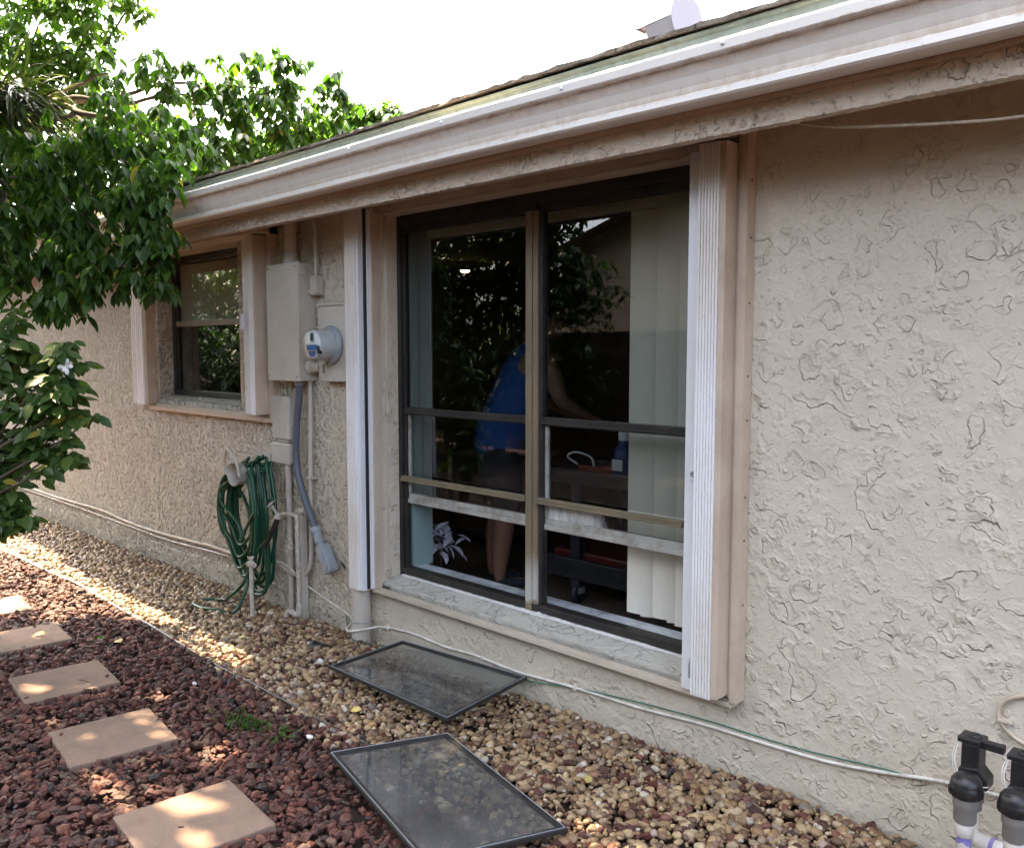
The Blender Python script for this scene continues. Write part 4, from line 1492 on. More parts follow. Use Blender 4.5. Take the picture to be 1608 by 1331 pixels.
m.build('stripe', M['hose_stripe'], gh)
MB().tube(spline([(-4.86, -.16, .34), (-4.82, -.15, .41), (-4.785, -.13, .48), (-4.775, -.12, .52)], 6), .017, 12).build('connector', M['black'], gh)

# ------------------------------------------------------------------ cables on the wall
def cable(name, pts, r, mat, label, clips=()):
    m = MB().tube(spline(pts, 7), r, 8)
    o = m.build(name, mat, loc=pts[0])
    tag(o, label, 'cable')
    for c in clips:
        mm = MB().box(c[0] - .007, c[0] + .007, c[1] - .008, c[1] + .004, c[2] - .009, c[2] + .012)
        mm.build('clip', mat, o, bevel=.002)
    return o


cable('wall_cable', [(-12.5, -.022, .11), (-10.1, -.022, .12), (-9, -.022, .125), (-8, -.024, .146), (-7.4, -.024, .125), (-6.8, -.024, .124), (-6.2, -.024, .145), (-5.77, -.024, .16), (-5.4, -.03, .15)],
      .013, M['tanwire'], 'thick beige cable running along the low left wall to the hose', [(-8.0, -.026, .146), (-7.0, -.026, .124), (-6.2, -.026, .145)])
cable('wall_cable', [(-12.5, -.03, .085), (-9, -.03, .10), (-7.4, -.032, .098), (-6.6, -.032, .095), (-6.0, -.032, .12), (-5.6, -.035, .135)], .0055, M['wire'],
      'thin pale wire hanging just below the thick cable on the left wall')
cable('wall_cable', [(-5.05, -.06, .17), (-4.9, -.05, .22), (-4.75, -.05, .20), (-4.643, -.02, .122), (-4.35, -.018, .06), (-4.136, -.02, .013), (-4.06, -.11, -.01), (-3.99, -.125, -.005), (-3.90, -.08, .02),
                     (-3.84, -.02, .03), (-3.6, -.012, .05), (-3.319, -.012, .043), (-3.1, -.012, .055), (-2.8, -.012, .05), (-2.46, -.012, .072), (-2.1, -.012, .085), (-1.804, -.012, .109),
                     (-1.5, -.012, .12), (-1.29, -.012, .132), (-1.1, -.012, .16), (-.896, -.012, .198), (-.6, -.015, .22)], .0062, M['wire'],
      'white cable sagging along the wall below the large window', [(-3.80, -.014, .032), (-3.04, -.014, .056), (-2.44, -.014, .074)])
cable('wall_cable', [(-4.2, -.02, .02), (-4.1, -.07, -.04), (-3.99, -.122, -.05), (-3.9, -.08, -.06), (-3.7, -.02, -.055), (-3.4, -.012, -.02), (-3.0, -.012, .0), (-2.7, -.012, .03), (-2.46, -.014, .070), (-2.2, -.010, .098),
                     (-1.8, -.010, .128), (-1.4, -.010, .142), (-1.1, -.010, .172), (-.98, -.012, .175)], .0028, M['greenwire'], 'thin green wire twisted beside the white cable under the large window')
o = cable('wall_cable', [(-.64, -.012, .50)] + [(-.64 + .125 * math.cos(a), -.012, .465 + .080 * math.sin(a)) for a in np.linspace(1.2, 5.4, 12)] + [(-.50, -.012, .40)], .0065, M['tanwire'],
          'pale cable bent into a loop on the wall at the right edge')
MB().box(-.765, -.725, -.022, -.004, .440, .450).build('clip', M['trim'], o, bevel=.002)
cable('hanging_cable', [(-1.50, -.34, 2.30), (-1.33, -.33, 2.245), (-1.18, -.32, 2.205), (-1.03, -.31, 2.183), (-.86, -.30, 2.163), (-.694, -.29, 2.152), (-.4, -.28, 2.16), (.3, -.3, 2.30)], .0045, M['tanwire'],
      'thin cord hanging in a shallow curve under the eave at upper right')

# ------------------------------------------------------------------ irrigation valves lower right
def cap_valve(x, y, zc, label):
    t = thing('irrigation_breaker', (x, y, -.05), label, 'irrigation valve', 'black capped irrigation pipes at the lower right wall')
    MB().lathe((x, y, zc), (0, 0, 1), [(.038, -.028), (.042, -.024), (.043, .0), (.041, .004), (.0405, .008), (.039, .018), (.030, .030), (.014, .037), (.001, .038)], 32).build('cap', M['black'], t)
    m = MB()
    for k in range(18):
        a = k * math.pi / 9
        m.box(x + .0425 * math.cos(a) - .002, x + .0425 * math.cos(a) + .002, y + .0425 * math.sin(a) - .002, y + .0425 * math.sin(a) + .002, zc - .024, zc - .004)
    m.build('grip_rib', M['black'], t)
    MB().lathe((x, y, zc - .028), (0, 0, -1), [(.034, 0), (.034, .026), (.030, .030), (.030, .070), (.027, .074), (.027, .076)], 28).build('grey_bushing', M['greypvc'], t)
    MB().lathe((x, y, zc - .104), (0, 0, -1), [(.0245, 0), (.0245, .038), (.020, .040), (.0185, .042), (.0185, .5)], 24).build('white_pipe', M['pvc'], t)
    m = MB()
    n = 22
    vs_, fs_ = [], []
    for k in range(n + 1):
        a = -math.pi + 2 * math.pi * k / n * .8
        d_ = .012 + .012 * abs(math.sin(a * 1.7 + x * 9)) + (.02 if k in (13, 14) else 0)
        for q in (-.1435, -.1435 - d_):
            rr = .0192
            vs_.append((x + rr * math.cos(a), y + rr * math.sin(a), zc + q))
    for k in range(n):
        fs_.append((2 * k, 2 * k + 1, 2 * k + 3, 2 * k + 2))
    m.add(vs_, fs_, True).build('primer_stain', M['purple'], t)
    return t


def solenoid(x, y, zc, label, bar=True):
    t = thing('solenoid_valve', (x, y, -.05), label, 'irrigation valve', 'upright black solenoid valves at the lower right wall')
    m = MB()
    m.prism_z([(x - .024, y - .03), (x + .024, y - .03), (x + .03, y + .02), (x - .022, y + .024)], zc - .02, zc + .075)
    m.prism_z([(x - .034, y - .036), (x + .028, y - .036), (x + .032, y + .028), (x - .034, y + .028)], zc + .075, zc + .092)
    m.prism_y([(x - .034, zc - .05), (x + .05, zc - .05), (x + .05, zc - .02), (x + .022, zc + .01), (x - .028, zc + .0)], y - .034, y + .03)
    m.build('valve_body', M['black'], t, bevel=.004)
    m = MB()
    m.box(x + .018, x + .085, y - .020, y + .004, zc + .066, zc + .090)
    m.build('bleed_lever', M['black'], t, bevel=.003)
    MB().lathe((x + .004, y, zc + .092), (0, 0, 1), [(.018, 0), (.018, .004), (.010, .004), (.010, .001)], 16).build('coil_top', M['black'], t)
    MB().lathe((x + .004, y, zc - .05), (0, 0, -1), [(.030, 0), (.030, .05), (.026, .054), (.026, .075)], 24).build('grey_bushing', M['greypvc'], t)
    MB().lathe((x + .004, y, zc - .125), (0, 0, -1), [(.0185, 0), (.0185, .45)], 20).build('white_pipe', M['pvc'], t)
    m = MB().tube(spline([(x - .034, y - .02, zc + .078), (x - .042, y - .04, zc + .04), (x - .03, y - .055, zc - .005), (x + .005, y - .058, zc - .03), (x + .05, y - .05, zc - .03)], 7), .0017, 6)
    m.tube(spline([(x - .03, y - .025, zc + .078), (x - .034, y - .05, zc + .03), (x - .015, y - .06, zc - .012), (x + .02, y - .06, zc - .034), (x + .06, y - .05, zc - .025)], 7), .0017, 6)
    m.build('lead_wire', M['wire'], t)
    return t


cap_valve(-.765, -.28, .333, 'left black domed irrigation cap on a grey and white pipe')
cap_valve(-.640, -.28, .330, 'right black domed irrigation cap cut by the photo edge')
solenoid(-.785, -.165, .345, 'left upright black solenoid valve behind the domed caps')
solenoid(-.655, -.165, .335, 'right upright black solenoid valve at the photo edge')
t = thing('irrigation_pipe', (-.7, -.17, .12), 'white elbow pipe with purple primer joining the irrigation risers', 'pipe')
MB().tube(spline([(-.79, -.165, .20), (-.785, -.18, .165), (-.755, -.20, .150), (-.62, -.22, .150)], 6), .021, 16).build('elbow', M['pvc'], t)
MB().tube([(-.715, -.2095, .150), (-.705, -.2105, .150)], .0225, 16).build('primer_band', M['purple'], t)

# ------------------------------------------------------------------ roof vent
rv = thing('roof_vent', (-1.93, -.10, 2.62), 'white sheet metal roof vent with round end disc above the gutter', 'roof vent')
dc = Vector((-1.86, -.10, 2.745))
dax = Vector((1.0, -.12, .0)).normalized()
MB().lathe(dc, dax, [(.084, 0), (.084, .003)], 40).build('end_disc', M['vent'], rv)
m = MB()
uu = Vector((-.12, -1, 0)).normalized()
def vp(a, b, c):
    return dc - dax * a + uu * b + Vector((0, 0, c))
m.add([vp(.001, -.03, .012), vp(.001, .055, .012), vp(.19, .06, .002), vp(.19, -.03, .002), vp(.005, -.03, -.13), vp(.001, .05, -.13), vp(.11, .05, -.13), vp(.11, -.03, -.13),
       vp(.150, .057, -.002), vp(.150, -.03, -.002)],
      [(0, 1, 2, 3), (1, 5, 6, 8), (0, 9, 7, 4), (8, 6, 7, 9), (4, 7, 6, 5)])
m.tube([vp(.19, -.03, .002), vp(.19, .06, .002)], .005, 8)
m.tube([vp(.165, -.03, -.03), vp(.19, .06, .002)], .002, 6)
m.build('hood', M['vent'], rv)

# ------------------------------------------------------------------ window panels lying on the gravel
def panel(c, zs, label, tilt=0):
    t = thing('window_panel', (sum(p[0] for p in c) / 4, sum(p[1] for p in c) / 4, 0), label, 'window panel', 'glazed window panels lying on the gravel')
    P = [Vector((p[0], p[1], z)) for p, z in zip(c, zs)]
    ctr_ = sum(P, Vector()) / 4
    m = MB()
    wv = .022
    inner = []
    for i in range(4):
        a, b_, d_ = P[i], P[(i + 1) % 4], P[i - 1]
        inner.append(a + (b_ - a).normalized() * wv + (d_ - a).normalized() * wv)
    dz = Vector((0, 0, .014))
    for i in range(4):
        j = (i + 1) % 4
        q = [P[i], P[j], inner[j], inner[i]]
        m.add([v - dz for v in q] + [v for v in q], [(3, 2, 1, 0), (4, 5, 6, 7), (0, 1, 5, 4), (1, 2, 6, 5), (2, 3, 7, 6), (3, 0, 4, 7)])
    fr = m.build('frame', M['bronze'], t, bevel=.0015)
    m = MB()
    for i in range(4):
        j = (i + 1) % 4
        a = P[i].lerp(inner[i], .30) + Vector((0, 0, .0022))
        b_ = P[j].lerp(inner[j], .30) + Vector((0, 0, .0022))
        m.tube([a, b_], .0014, 6)
    m.build('bright_edge', M['greyfit'], fr)
    q = [v - Vector((0, 0, .006)) for v in inner]
    MB().add(q + [v - Vector((0, 0, .003)) for v in q], [(0, 1, 2, 3), (7, 6, 5, 4)]).build('pane', M['panel'], t)
    return t


panel([(-3.49, -.60), (-2.625, -.60), (-2.72, -.03), (-3.585, -.08)], [.052, .056, .052, .03], 'dark framed glass panel lying flat against the base of the wall')
panel([(-2.70, -1.115), (-1.90, -1.315), (-1.73, -.87), (-2.52, -.685)], [.062, .066, .058, .058], 'dark framed glass panel lying nearest the camera at the bottom')

# black spotlight on the gravel
fl = thing('garden_spotlight', (-3.93, -.30, -.07), 'black plastic garden spotlight lying on pebbles by the drain pipe', 'spotlight')
MB().lathe((-4.03, -.34, -.055), (.9, .3, .05), [(.024, -.03), (.038, -.03), (.040, .0), (.032, .03), (.026, .09), (.018, .12), (.012, .125)], 16).build('lamp_head', M['black'], fl)
MB().tube([(-3.93, -.31, -.055), (-3.80, -.25, -.06)], [.014, .006], 8).build('stake', M['black'], fl)

# ------------------------------------------------------------------ plants
def leaf_mesh(name, base, direc, normal, length, width, mat, parent, fold=.18, curl=.25, detailed=True):
    """many leaves at once; all arrays of shape (n, 3) or (n,)"""
    n = len(base)
    d = direc / np.linalg.norm(direc, axis=1)[:, None]
    s = np.cross(d, normal)
    s /= np.linalg.norm(s, axis=1)[:, None] + 1e-9
    nn = np.cross(s, d)
    if detailed:
        st = [(.0, .0, 0), (.25, .82, 0), (.55, 1., 0), (.82, .55, 0), (1., 0, 0)]
    else:
        st = [(.0, .0, 0), (.45, 1., 0), (1., 0, 0)]
    cols = []
    Ln, Wd = length[:, None], width[:, None]
    for (t, w, _) in st:
        c = base + d * Ln * t - nn * Ln * curl * t * t
        if w == 0:
            cols.append(c)
        else:
            cols += [c + s * Wd * w * .5 + nn * Wd * fold, c, c - s * Wd * w * .5 + nn * Wd * fold]
    P = np.stack(cols, 1)
    nv = P.shape[1]
    if detailed:
        F = [(0, 2, 1), (0, 3, 2)]
        T = [(0, 1, 2), (0, 2, 3), (1, 4, 5), (1, 5, 2), (2, 5, 6), (2, 6, 3), (4, 7, 8), (4, 8, 5), (5, 8, 9), (5, 9, 6), (7, 10, 8), (8, 10, 9)]
    else:
        T = [(0, 1, 2), (0, 2, 3), (1, 4, 2), (2, 4, 3)]
    T = np.array(T)
    faces = (T[None] + (np.arange(n) * nv)[:, None, None]).reshape(-1, 3)
    org = np.array(ORG[parent.name][:])
    me = bpy.data.meshes.new(name)
    me.vertices.add(n * nv)
    me.vertices.foreach_set('co', (P - org).reshape(-1).astype(np.float32))
    me.loops.add(len(faces) * 3)
    me.loops.foreach_set('vertex_index', faces.reshape(-1).astype(np.int32))
    me.polygons.add(len(faces))
    me.polygons.foreach_set('loop_start', np.arange(0, len(faces) * 3, 3, dtype=np.int32))
    me.polygons.foreach_set('use_smooth', np.full(len(faces), True))
    me.update()
    return link(name, me, mat, parent)


# open places between the leaves that let sun spots through: (x, y, rx, ry) on the ground
GAPS = [(-7.6, -.86, 2.4, .33), (-5.9, -1.02, .60, .27), (-6.4, -1.42, .75, .22), (-4.45, -.82, .55, .11), (-5.3, -1.25, .12, .07),
        (-2.76, -1.60, .12, .09), (-2.53, -1.76, .09, .08), (-2.60, -1.52, .06, .03), (-3.02, -1.75, .20, .10), (-2.45, -1.95, .12, .1),
        (-3.37, -1.50, .07, .05), (-3.50, -1.47, .05, .03), (-4.24, -1.66, .07, .03), (-4.02, -1.42, .08, .06), (-3.75, -1.30, .08, .05), (-3.05, -1.38, .10, .06),
        (-2.25, -1.5, .07, .05), (-6.0, -1.9, .3, .2), (-4.4, -2.1, .2, .1), (-9.5, -1.2, 1.2, .5)]


def sun_open(P, shrink=1.0):
    """True where a leaf would darken one of the sun spots"""
    gx = P[:, 0] - SUN_X * P[:, 2]
    gy = P[:, 1] - SUN_Y * P[:, 2]
    hit = np.zeros(len(P), bool)
    for (x, y, a, b) in GAPS:
        wob = 1 + .25 * np.sin(gx * 23 + y * 5) * np.sin(gy * 19)
        hit |= ((gx - x) / (a * shrink)) ** 2 + ((gy - y) / (b * shrink)) ** 2 < wob
    return hit


def whorls(centers, per, size, droop, spread=1., seed=1):
    """drooping whorls of leaves at twig ends"""
    r = np.random.default_rng(seed)
    n = len(centers)
    base = np.repeat(centers, per, axis=0) + r.normal(0, size * .10, (n * per, 3))
    az = np.tile(np.arange(per) * 2 * np.pi / per, n) + np.repeat(r.uniform(0, 6.28, n), per) + r.normal(0, .25, n * per)
    dr = np.repeat(r.uniform(droop - .35, droop + .35, n), per) + r.normal(0, .2, n * per)
    d = np.stack([np.cos(az) * spread, np.sin(az) * spread, -dr], 1)
    nrm = np.stack([np.cos(az) * .6 * dr, np.sin(az) * .6 * dr, np.ones(n * per)], 1) + r.normal(0, .15, (n * per, 3))
    ln = size * r.uniform(.55, 1.2, n * per)
    return base, d, nrm, ln


def blob_points(blobs, seed, hollow=.35):
    r = np.random.default_rng(seed)
    out = []
    for (c, rad, n) in blobs:
        v = r.normal(size=(n, 3))
        v /= np.linalg.norm(v, axis=1)[:, None]
        rr = r.uniform(hollow ** 3, 1, n) ** (1 / 3)
        rad = np.array(rad if isinstance(rad, (tuple, list)) else (rad,) * 3)
        out.append(np.array(c[:])[None] + v * rr[:, None] * rad[None])
    return np.concatenate(out)


def branch(m, a, b, r0, r1, sag=.1, seed=0):
    r = random.Random(seed)
    a, b = Vector(a), Vector(b)
    L_ = (b - a).length
    pts = []
    for i in range(7):
        t_ = i / 6
        p = a.lerp(b, t_) + Vector((r.uniform(-1, 1), r.uniform(-1, 1), r.uniform(-1, 1))) * L_ * .035 * math.sin(math.pi * t_)
        p.z += L_ * sag * math.sin(math.pi * t_)
        pts.append(p)
    sp_ = spline(pts, 3)
    m.tube(sp_, [r0 + (r1 - r0) * i / (len(sp_) - 1) for i in range(len(sp_))], 7)


# --- the big tree at left
tree = thing('shade_tree', (-8.6, -2.7, 0), 'large dark green tree with drooping glossy leaves reaching over the left eave', 'tree')
blobs = []
def bl(px, py, k, rpx, n, rk=None):
    r_ = rpx * k / FPX
    blobs.append((at(px, py, k), (r_, r_, r_), n))
for (px, py, k, rpx, n) in [
        (30, 290, 5.4, 95, 75), (110, 260, 5.3, 85, 70), (190, 250, 5.2, 75, 58), (60, 370, 5.1, 85, 64), (150, 350, 5.0, 75, 58), (230, 320, 4.9, 60, 42),
        (100, 420, 4.9, 62, 38), (40, 440, 5.0, 50, 26), (175, 420, 4.8, 45, 20), (120, 470, 4.8, 34, 12), (240, 270, 4.95, 60, 30), (285, 285, 4.9, 38, 14), (215, 395, 4.75, 42, 18),
        (235, 430, 4.7, 26, 8), (60, 475, 4.8, 30, 9), (300, 290, 4.85, 30, 12), (255, 380, 4.75, 30, 10), (250, 450, 4.65, 18, 4), (20, 330, 5.6, 110, 60), (120, 330, 5.4, 90, 50), (200, 330, 5.3, 70, 34), (270, 215, 5.2, 45, 18), (200, 190, 5.4, 60, 26), (-40, 200, 5.6, 100, 50), (-60, 380, 5.2, 90, 50)]:
    bl(px, py, k, rpx, n)
A = blob_points(blobs, 3, .2)
blobs2 = []
def bl2(px, py, k, rpx, n):
    r_ = rpx * k / FPX
    blobs2.append((at(px, py, k), (r_, r_ * 1.3, r_), n))
for (px, py, k, rpx, n) in [
        (170, 110, 6.3, 30, 8), (235, 105, 6.4, 32, 8), (280, 130, 6.4, 42, 14), (330, 145, 6.6, 45, 15), (300, 190, 6.5, 50, 20), (365, 120, 6.8, 36, 10), (420, 105, 6.9, 48, 18),
        (400, 160, 6.8, 48, 20), (455, 110, 6.9, 28, 8), (460, 170, 7.0, 42, 15), (505, 130, 7.1, 34, 11), (425, 205, 6.9, 50, 22), (490, 195, 7.1, 42, 18), (350, 225, 6.7, 50, 22),
        (330, 255, 6.4, 40, 16), (385, 240, 6.6, 40, 16), (150, 70, 6.0, 26, 5)]:
    bl2(px, py, k, rpx, n)
blobs2 = [(c, r, int(n * 1.45)) for c, r, n in blobs2] + [(at(px, py, k), (r * k / FPX,) * 3, n) for px, py, k, r, n in ((540, 175, 7.2, 34, 14), (520, 225, 7.2, 40, 20), (560, 215, 7.3, 34, 16), (600, 195, 7.4, 26, 10), (455, 235, 7.0, 42, 22), (620, 185, 7.4, 18, 5))]
A2 = blob_points(blobs2, 5, .1)
canopy = []
rc = random.Random(9)
for _ in range(270):                      # the crown above the path, higher than the photo's upper edge
    x, y, z = rc.uniform(-12.5, -2.2), rc.uniform(-4.6, -.1), rc.uniform(4.0, 7.2)
    k = (-x + y + D) * .7071
    if z < H + .46 * max(k, .5) + .45 and x > -10.5:
        continue
    canopy.append(((x, y, z), (.75, .75, .45), 34))
A3 = blob_points(canopy, 6, .0)
for (name, pts_, per, size, droop, seed, mat, det) in (('foliage', A, 7, .100, 1.0, 1, 'leaf', True), ('roof_side_foliage', A2, 7, .105, .9, 2, 'leaf', True), ('upper_foliage', A3, 6, .20, .45, 4, 'leaf', False)):
    b_, d_, n_, l_ = whorls(pts_, per, size, droop, seed=seed)
    tip_ = b_ + d_ / np.linalg.norm(d_, axis=1)[:, None] * l_[:, None]
    keep = ~(sun_open(b_, 1.1) | sun_open(tip_) | sun_open((b_ + tip_) / 2, 1.1))
    if name != 'upper_foliage':
        keep &= ~((b_[:, 1] > -.66) & (b_[:, 1] < 8) & (b_[:, 2] < 2.62 + np.maximum(0, (b_[:, 1] + .5)) * .2))
    leaf_mesh(name, b_[keep], d_[keep], n_[keep], l_[keep], l_[keep] * .44, M[mat], tree, detailed=det)
m = MB()
m.tube(spline([(-8.6, -2.7, -.1), (-8.55, -2.7, .7), (-8.4, -2.6, 1.5), (-8.2, -2.4, 2.3), (-8.1, -2.2, 3.2), (-8.2, -2.0, 4.4)], 5), [.22] * 5 + [.19] * 8 + [.15] * 13, 14)
tr = m.build('trunk', M['bark'], tree)
m = MB()
o0 = (-8.2, -2.4, 2.4)
hub1 = at(60, 165, 6.2)
hub2 = at(-60, 260, 6.0)
branch(m, (-8.15, -2.3, 2.9), hub1, .10, .055, .04, 1)
branch(m, o0, hub2, .09, .05, .04, 2)
for i, (px, py, k, r0) in enumerate([(180, 165, 5.9, .035), (230, 215, 5.3, .030), (170, 115, 6.2, .022), (330, 165, 6.7, .024), (420, 140, 6.9, .020), (240, 300, 5.0, .02), (150, 330, 5.1, .02), (350, 160, 6.8, .02)]):
    branch(m, hub1, at(px, py, k), r0, .006, .03, 10 + i)
for i, (px, py, k, r0) in enumerate([(60, 370, 5.2, .026), (150, 420, 4.9, .02), (30, 440, 5.0, .02), (215, 400, 4.8, .014)]):
    branch(m, hub2, at(px, py, k), r0, .005, .03, 30 + i)
for i, (px, py, k) in enumerate([(500, 140, 7.1), (480, 190, 7.1), (380, 225, 6.7)]):
    branch(m, at(400, 150, 6.85), at(px, py, k), .012, .004, .03, 40 + i)
r_ = random.Random(4)
for i in range(60):
    c = canopy[r_.randrange(len(canopy))][0]
    branch(m, (-8.2 + r_.uniform(-.4, .4), -2.0, 4.3), c, .05, .012, .06, 60 + i)
m.build('branches', M['bark'], tree)

# strap-leaved air plant in the fork
br = thing('bromeliad', at(20, 150, 5.7), 'spiky strap leaved bromeliad growing in the fork of the shade tree', 'plant')
rr_ = np.random.default_rng(8)
n = 420
cpt = np.array(at(15, 160, 5.75)[:])
base = cpt + rr_.normal(0, .07, (n, 3))
dd = rr_.normal(size=(n, 3))
dd[:, 2] = np.abs(dd[:, 2]) * .6 - .45
base += dd * .05
ln = rr_.uniform(.22, .42, n)
leaf_mesh('leaves', base, dd, np.tile([0., 0, 1.], (n, 1)) + rr_.normal(0, .2, (n, 3)), ln, np.full(n, .024), M['strap'], br, fold=.25, curl=.45)
MB().lathe(cpt - np.array([0, 0, .12]), (0, 0, 1), [(.03, 0), (.08, .05), (.09, .15), (.03, .22)], 12).build('root_ball', M['bark'], br)

# --- paler tree behind, over the far end of the roof
def far_tree(name, base_, blobs_, mat, seed, label, size=.15, per=5, group=None, trunk_r=.12, cap=None):
    t_ = thing(name, base_, label, 'tree', group)
    P_ = blob_points(blobs_, seed, .25)
    b_, d_, n_, l_ = whorls(P_, per, size, .5, seed=seed)
    keep_ = ~sun_open(b_, 1.3)
    b_, d_, n_, l_ = b_[keep_], d_[keep_], n_[keep_], l_[keep_]
    leaf_mesh('foliage', b_, d_, n_, l_, l_ * .46, M[mat], t_, detailed=False)
    m_ = MB()
    top = sum((Vector(c[0][:]) for c in blobs_), Vector()) / len(blobs_)
    bb = Vector(base_)
    fork = bb.lerp(top, .45)
    fork.x, fork.y = bb.x * .8 + top.x * .2, bb.y * .8 + top.y * .2
    m_.tube(spline([bb - Vector((0, 0, .2)), bb.lerp(fork, .5) + Vector((.08, .05, 0)), fork], 6), [trunk_r * (1 - .03 * i) for i in range(13)], 12)
    m_.build('trunk', M['bark'], t_)
    m_ = MB()
    for i, c in enumerate(blobs_):
        branch(m_, fork, Vector(c[0][:]), trunk_r * .5, .01, .05, seed * 50 + i)
    m_.build('branches', M['bark'], t_)
    return t_


def FB(px, py, k, rpx, n):
    r_ = rpx * k / FPX
    return (at(px, py, k), (r_, r_, r_), n)


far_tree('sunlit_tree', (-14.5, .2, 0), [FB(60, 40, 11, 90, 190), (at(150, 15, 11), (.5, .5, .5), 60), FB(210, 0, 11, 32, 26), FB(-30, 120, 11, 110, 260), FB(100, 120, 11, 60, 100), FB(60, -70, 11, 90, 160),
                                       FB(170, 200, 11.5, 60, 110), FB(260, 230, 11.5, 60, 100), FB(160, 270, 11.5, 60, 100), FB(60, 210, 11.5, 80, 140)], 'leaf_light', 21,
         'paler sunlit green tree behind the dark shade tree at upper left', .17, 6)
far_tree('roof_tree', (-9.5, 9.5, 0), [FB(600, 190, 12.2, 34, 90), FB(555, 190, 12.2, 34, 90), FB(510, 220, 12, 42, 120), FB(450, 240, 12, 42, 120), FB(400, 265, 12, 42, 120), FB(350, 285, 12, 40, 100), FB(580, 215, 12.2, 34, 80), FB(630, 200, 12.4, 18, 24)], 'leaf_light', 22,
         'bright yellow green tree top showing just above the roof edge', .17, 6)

# --- gardenia bush at left
bush = thing('gardenia_bush', (-5.9, -2.15, 0), 'broad leaved gardenia bush in front of the left wall', 'bush')
bb_ = []
for (px, py, k, rpx, n) in [(20, 560, 4.7, 40, 22), (-30, 560, 4.8, 60, 40), (60, 580, 4.7, 30, 12), (105, 560, 4.6, 30, 10), (80, 620, 4.6, 38, 18), (20, 640, 4.7, 45, 26), (118, 620, 4.55, 24, 8),
                            (100, 665, 4.6, 34, 12), (140, 660, 4.5, 12, 2), (60, 690, 4.6, 26, 9), (95, 705, 4.6, 24, 8), (-20, 700, 4.7, 55, 36), (20, 720, 4.7, 30, 13), (68, 742, 4.5, 20, 5), (10, 770, 4.6, 32, 14),
                            (15, 805, 4.6, 26, 10), (-30, 790, 4.7, 50, 26), (15, 500, 4.8, 18, 5), (110, 725, 4.55, 14, 3), (35, 815, 4.6, 16, 4)]:
    bb_.append(FB(px, py, k, rpx, n))
P_ = blob_points(bb_, 31, .1)
P_ = P_[np.random.default_rng(2).uniform(size=len(P_)) < .78]
b_, d_, n_, l_ = whorls(P_, 8, .098, .45, seed=32)
n_ = n_ - np.array(fw[:]) * .9
leaf_mesh('foliage', b_, d_, n_, l_, l_ * .50, M['leaf_bush'], bush, fold=.10, curl=.18)
m = MB()
for i, c in enumerate(bb_):
    branch(m, (-5.85, -2.1, .0 + .02 * i), c[0], .016, .004, .03, 300 + i)
m.build('branches', M['bark'], bush)
fc_ = at(103, 575, 4.52)
m = MB()
for k in range(6):
    a = k * 2 * math.pi / 6 + .25 * math.sin(k * 2.3)
    e1, e2 = rt, up
    d1 = (e1 * math.cos(a) + e2 * math.sin(a) - fw * .15)
    s1 = (e1 * -math.sin(a) + e2 * math.cos(a))
    L1 = .040 + .011 * math.sin(k * 3)
    m.add([fc_, fc_ + d1 * L1 * .5 + s1 * .012, fc_ + d1 * L1 * .85 + s1 * .010, fc_ + d1 * L1 + fw * .006, fc_ + d1 * L1 * .85 - s1 * .010, fc_ + d1 * L1 * .5 - s1 * .012, fc_ + d1 * L1 * .6 - fw * .008],
          [(0, 1, 6), (1, 2, 6), (2, 3, 6), (3, 4, 6), (4, 5, 6), (5, 0, 6)], True)
m.build('flower', M['whiteflower'], bush)

# --- garden across the path, seen in the window reflections and shading the yard
random.seed(40)
hedge = [(-14.0, -5.2, 2.6), (-12.0, -4.6, 2.8), (-10.4, -5.0, 2.4), (-9.3, -5.9, 3.4), (-16.3, -5.9, 3.0), (-15.8, -3.2, 2.8), (-18.5, -5.0, 3.2), (-20.5, -7.5, 3.6), (-4.0, -6.1, 3.4), (-.6, -6.2, 3.6), (3.0, -6.0, 3.4), (-12.8, -7.6, 3.8), (-8.9, -6.3, 3.9)]  # the trees behind the camera are added to block low sky light
labs = ['dark leafy tree third from the far end of the side fence', 'dark leafy tree standing closest to the path, opposite the small window', 'dark bushy tree before the fence opposite the breaker panel',
        'broad dark tree ending beside the neighbouring tan wall', 'dark leafy tree second from the far end of the side fence', 'dark tree closing the far end of the path',
        'dark leafy tree at the far end behind the path', 'tallest dark tree at the far corner of the fence', 'dark tree before the tan house opposite the right folded shutter, added to block low sky',
        'unseen dark tree added behind the camera to block low sky', 'unseen dark tree opposite the irrigation valves, added to block low sky', 'dark tree rising behind the fence opposite the small window', 'tall dark tree hiding the left end of the neighbouring tan wall']
for i, (x, y, hgt) in enumerate(hedge):
    bs = []
    for _ in range(9):
        bs.append(((x + random.uniform(-.9, .9), y + random.uniform(-.7, .7), hgt * random.uniform(.25, 1.45)), (.75, .7, .65), 150))
    far_tree('garden_tree', (x, y, 0), bs, 'leaf_dark', 60 + i, labs[i], .17, 6, 'dark trees along the side fence', .10)

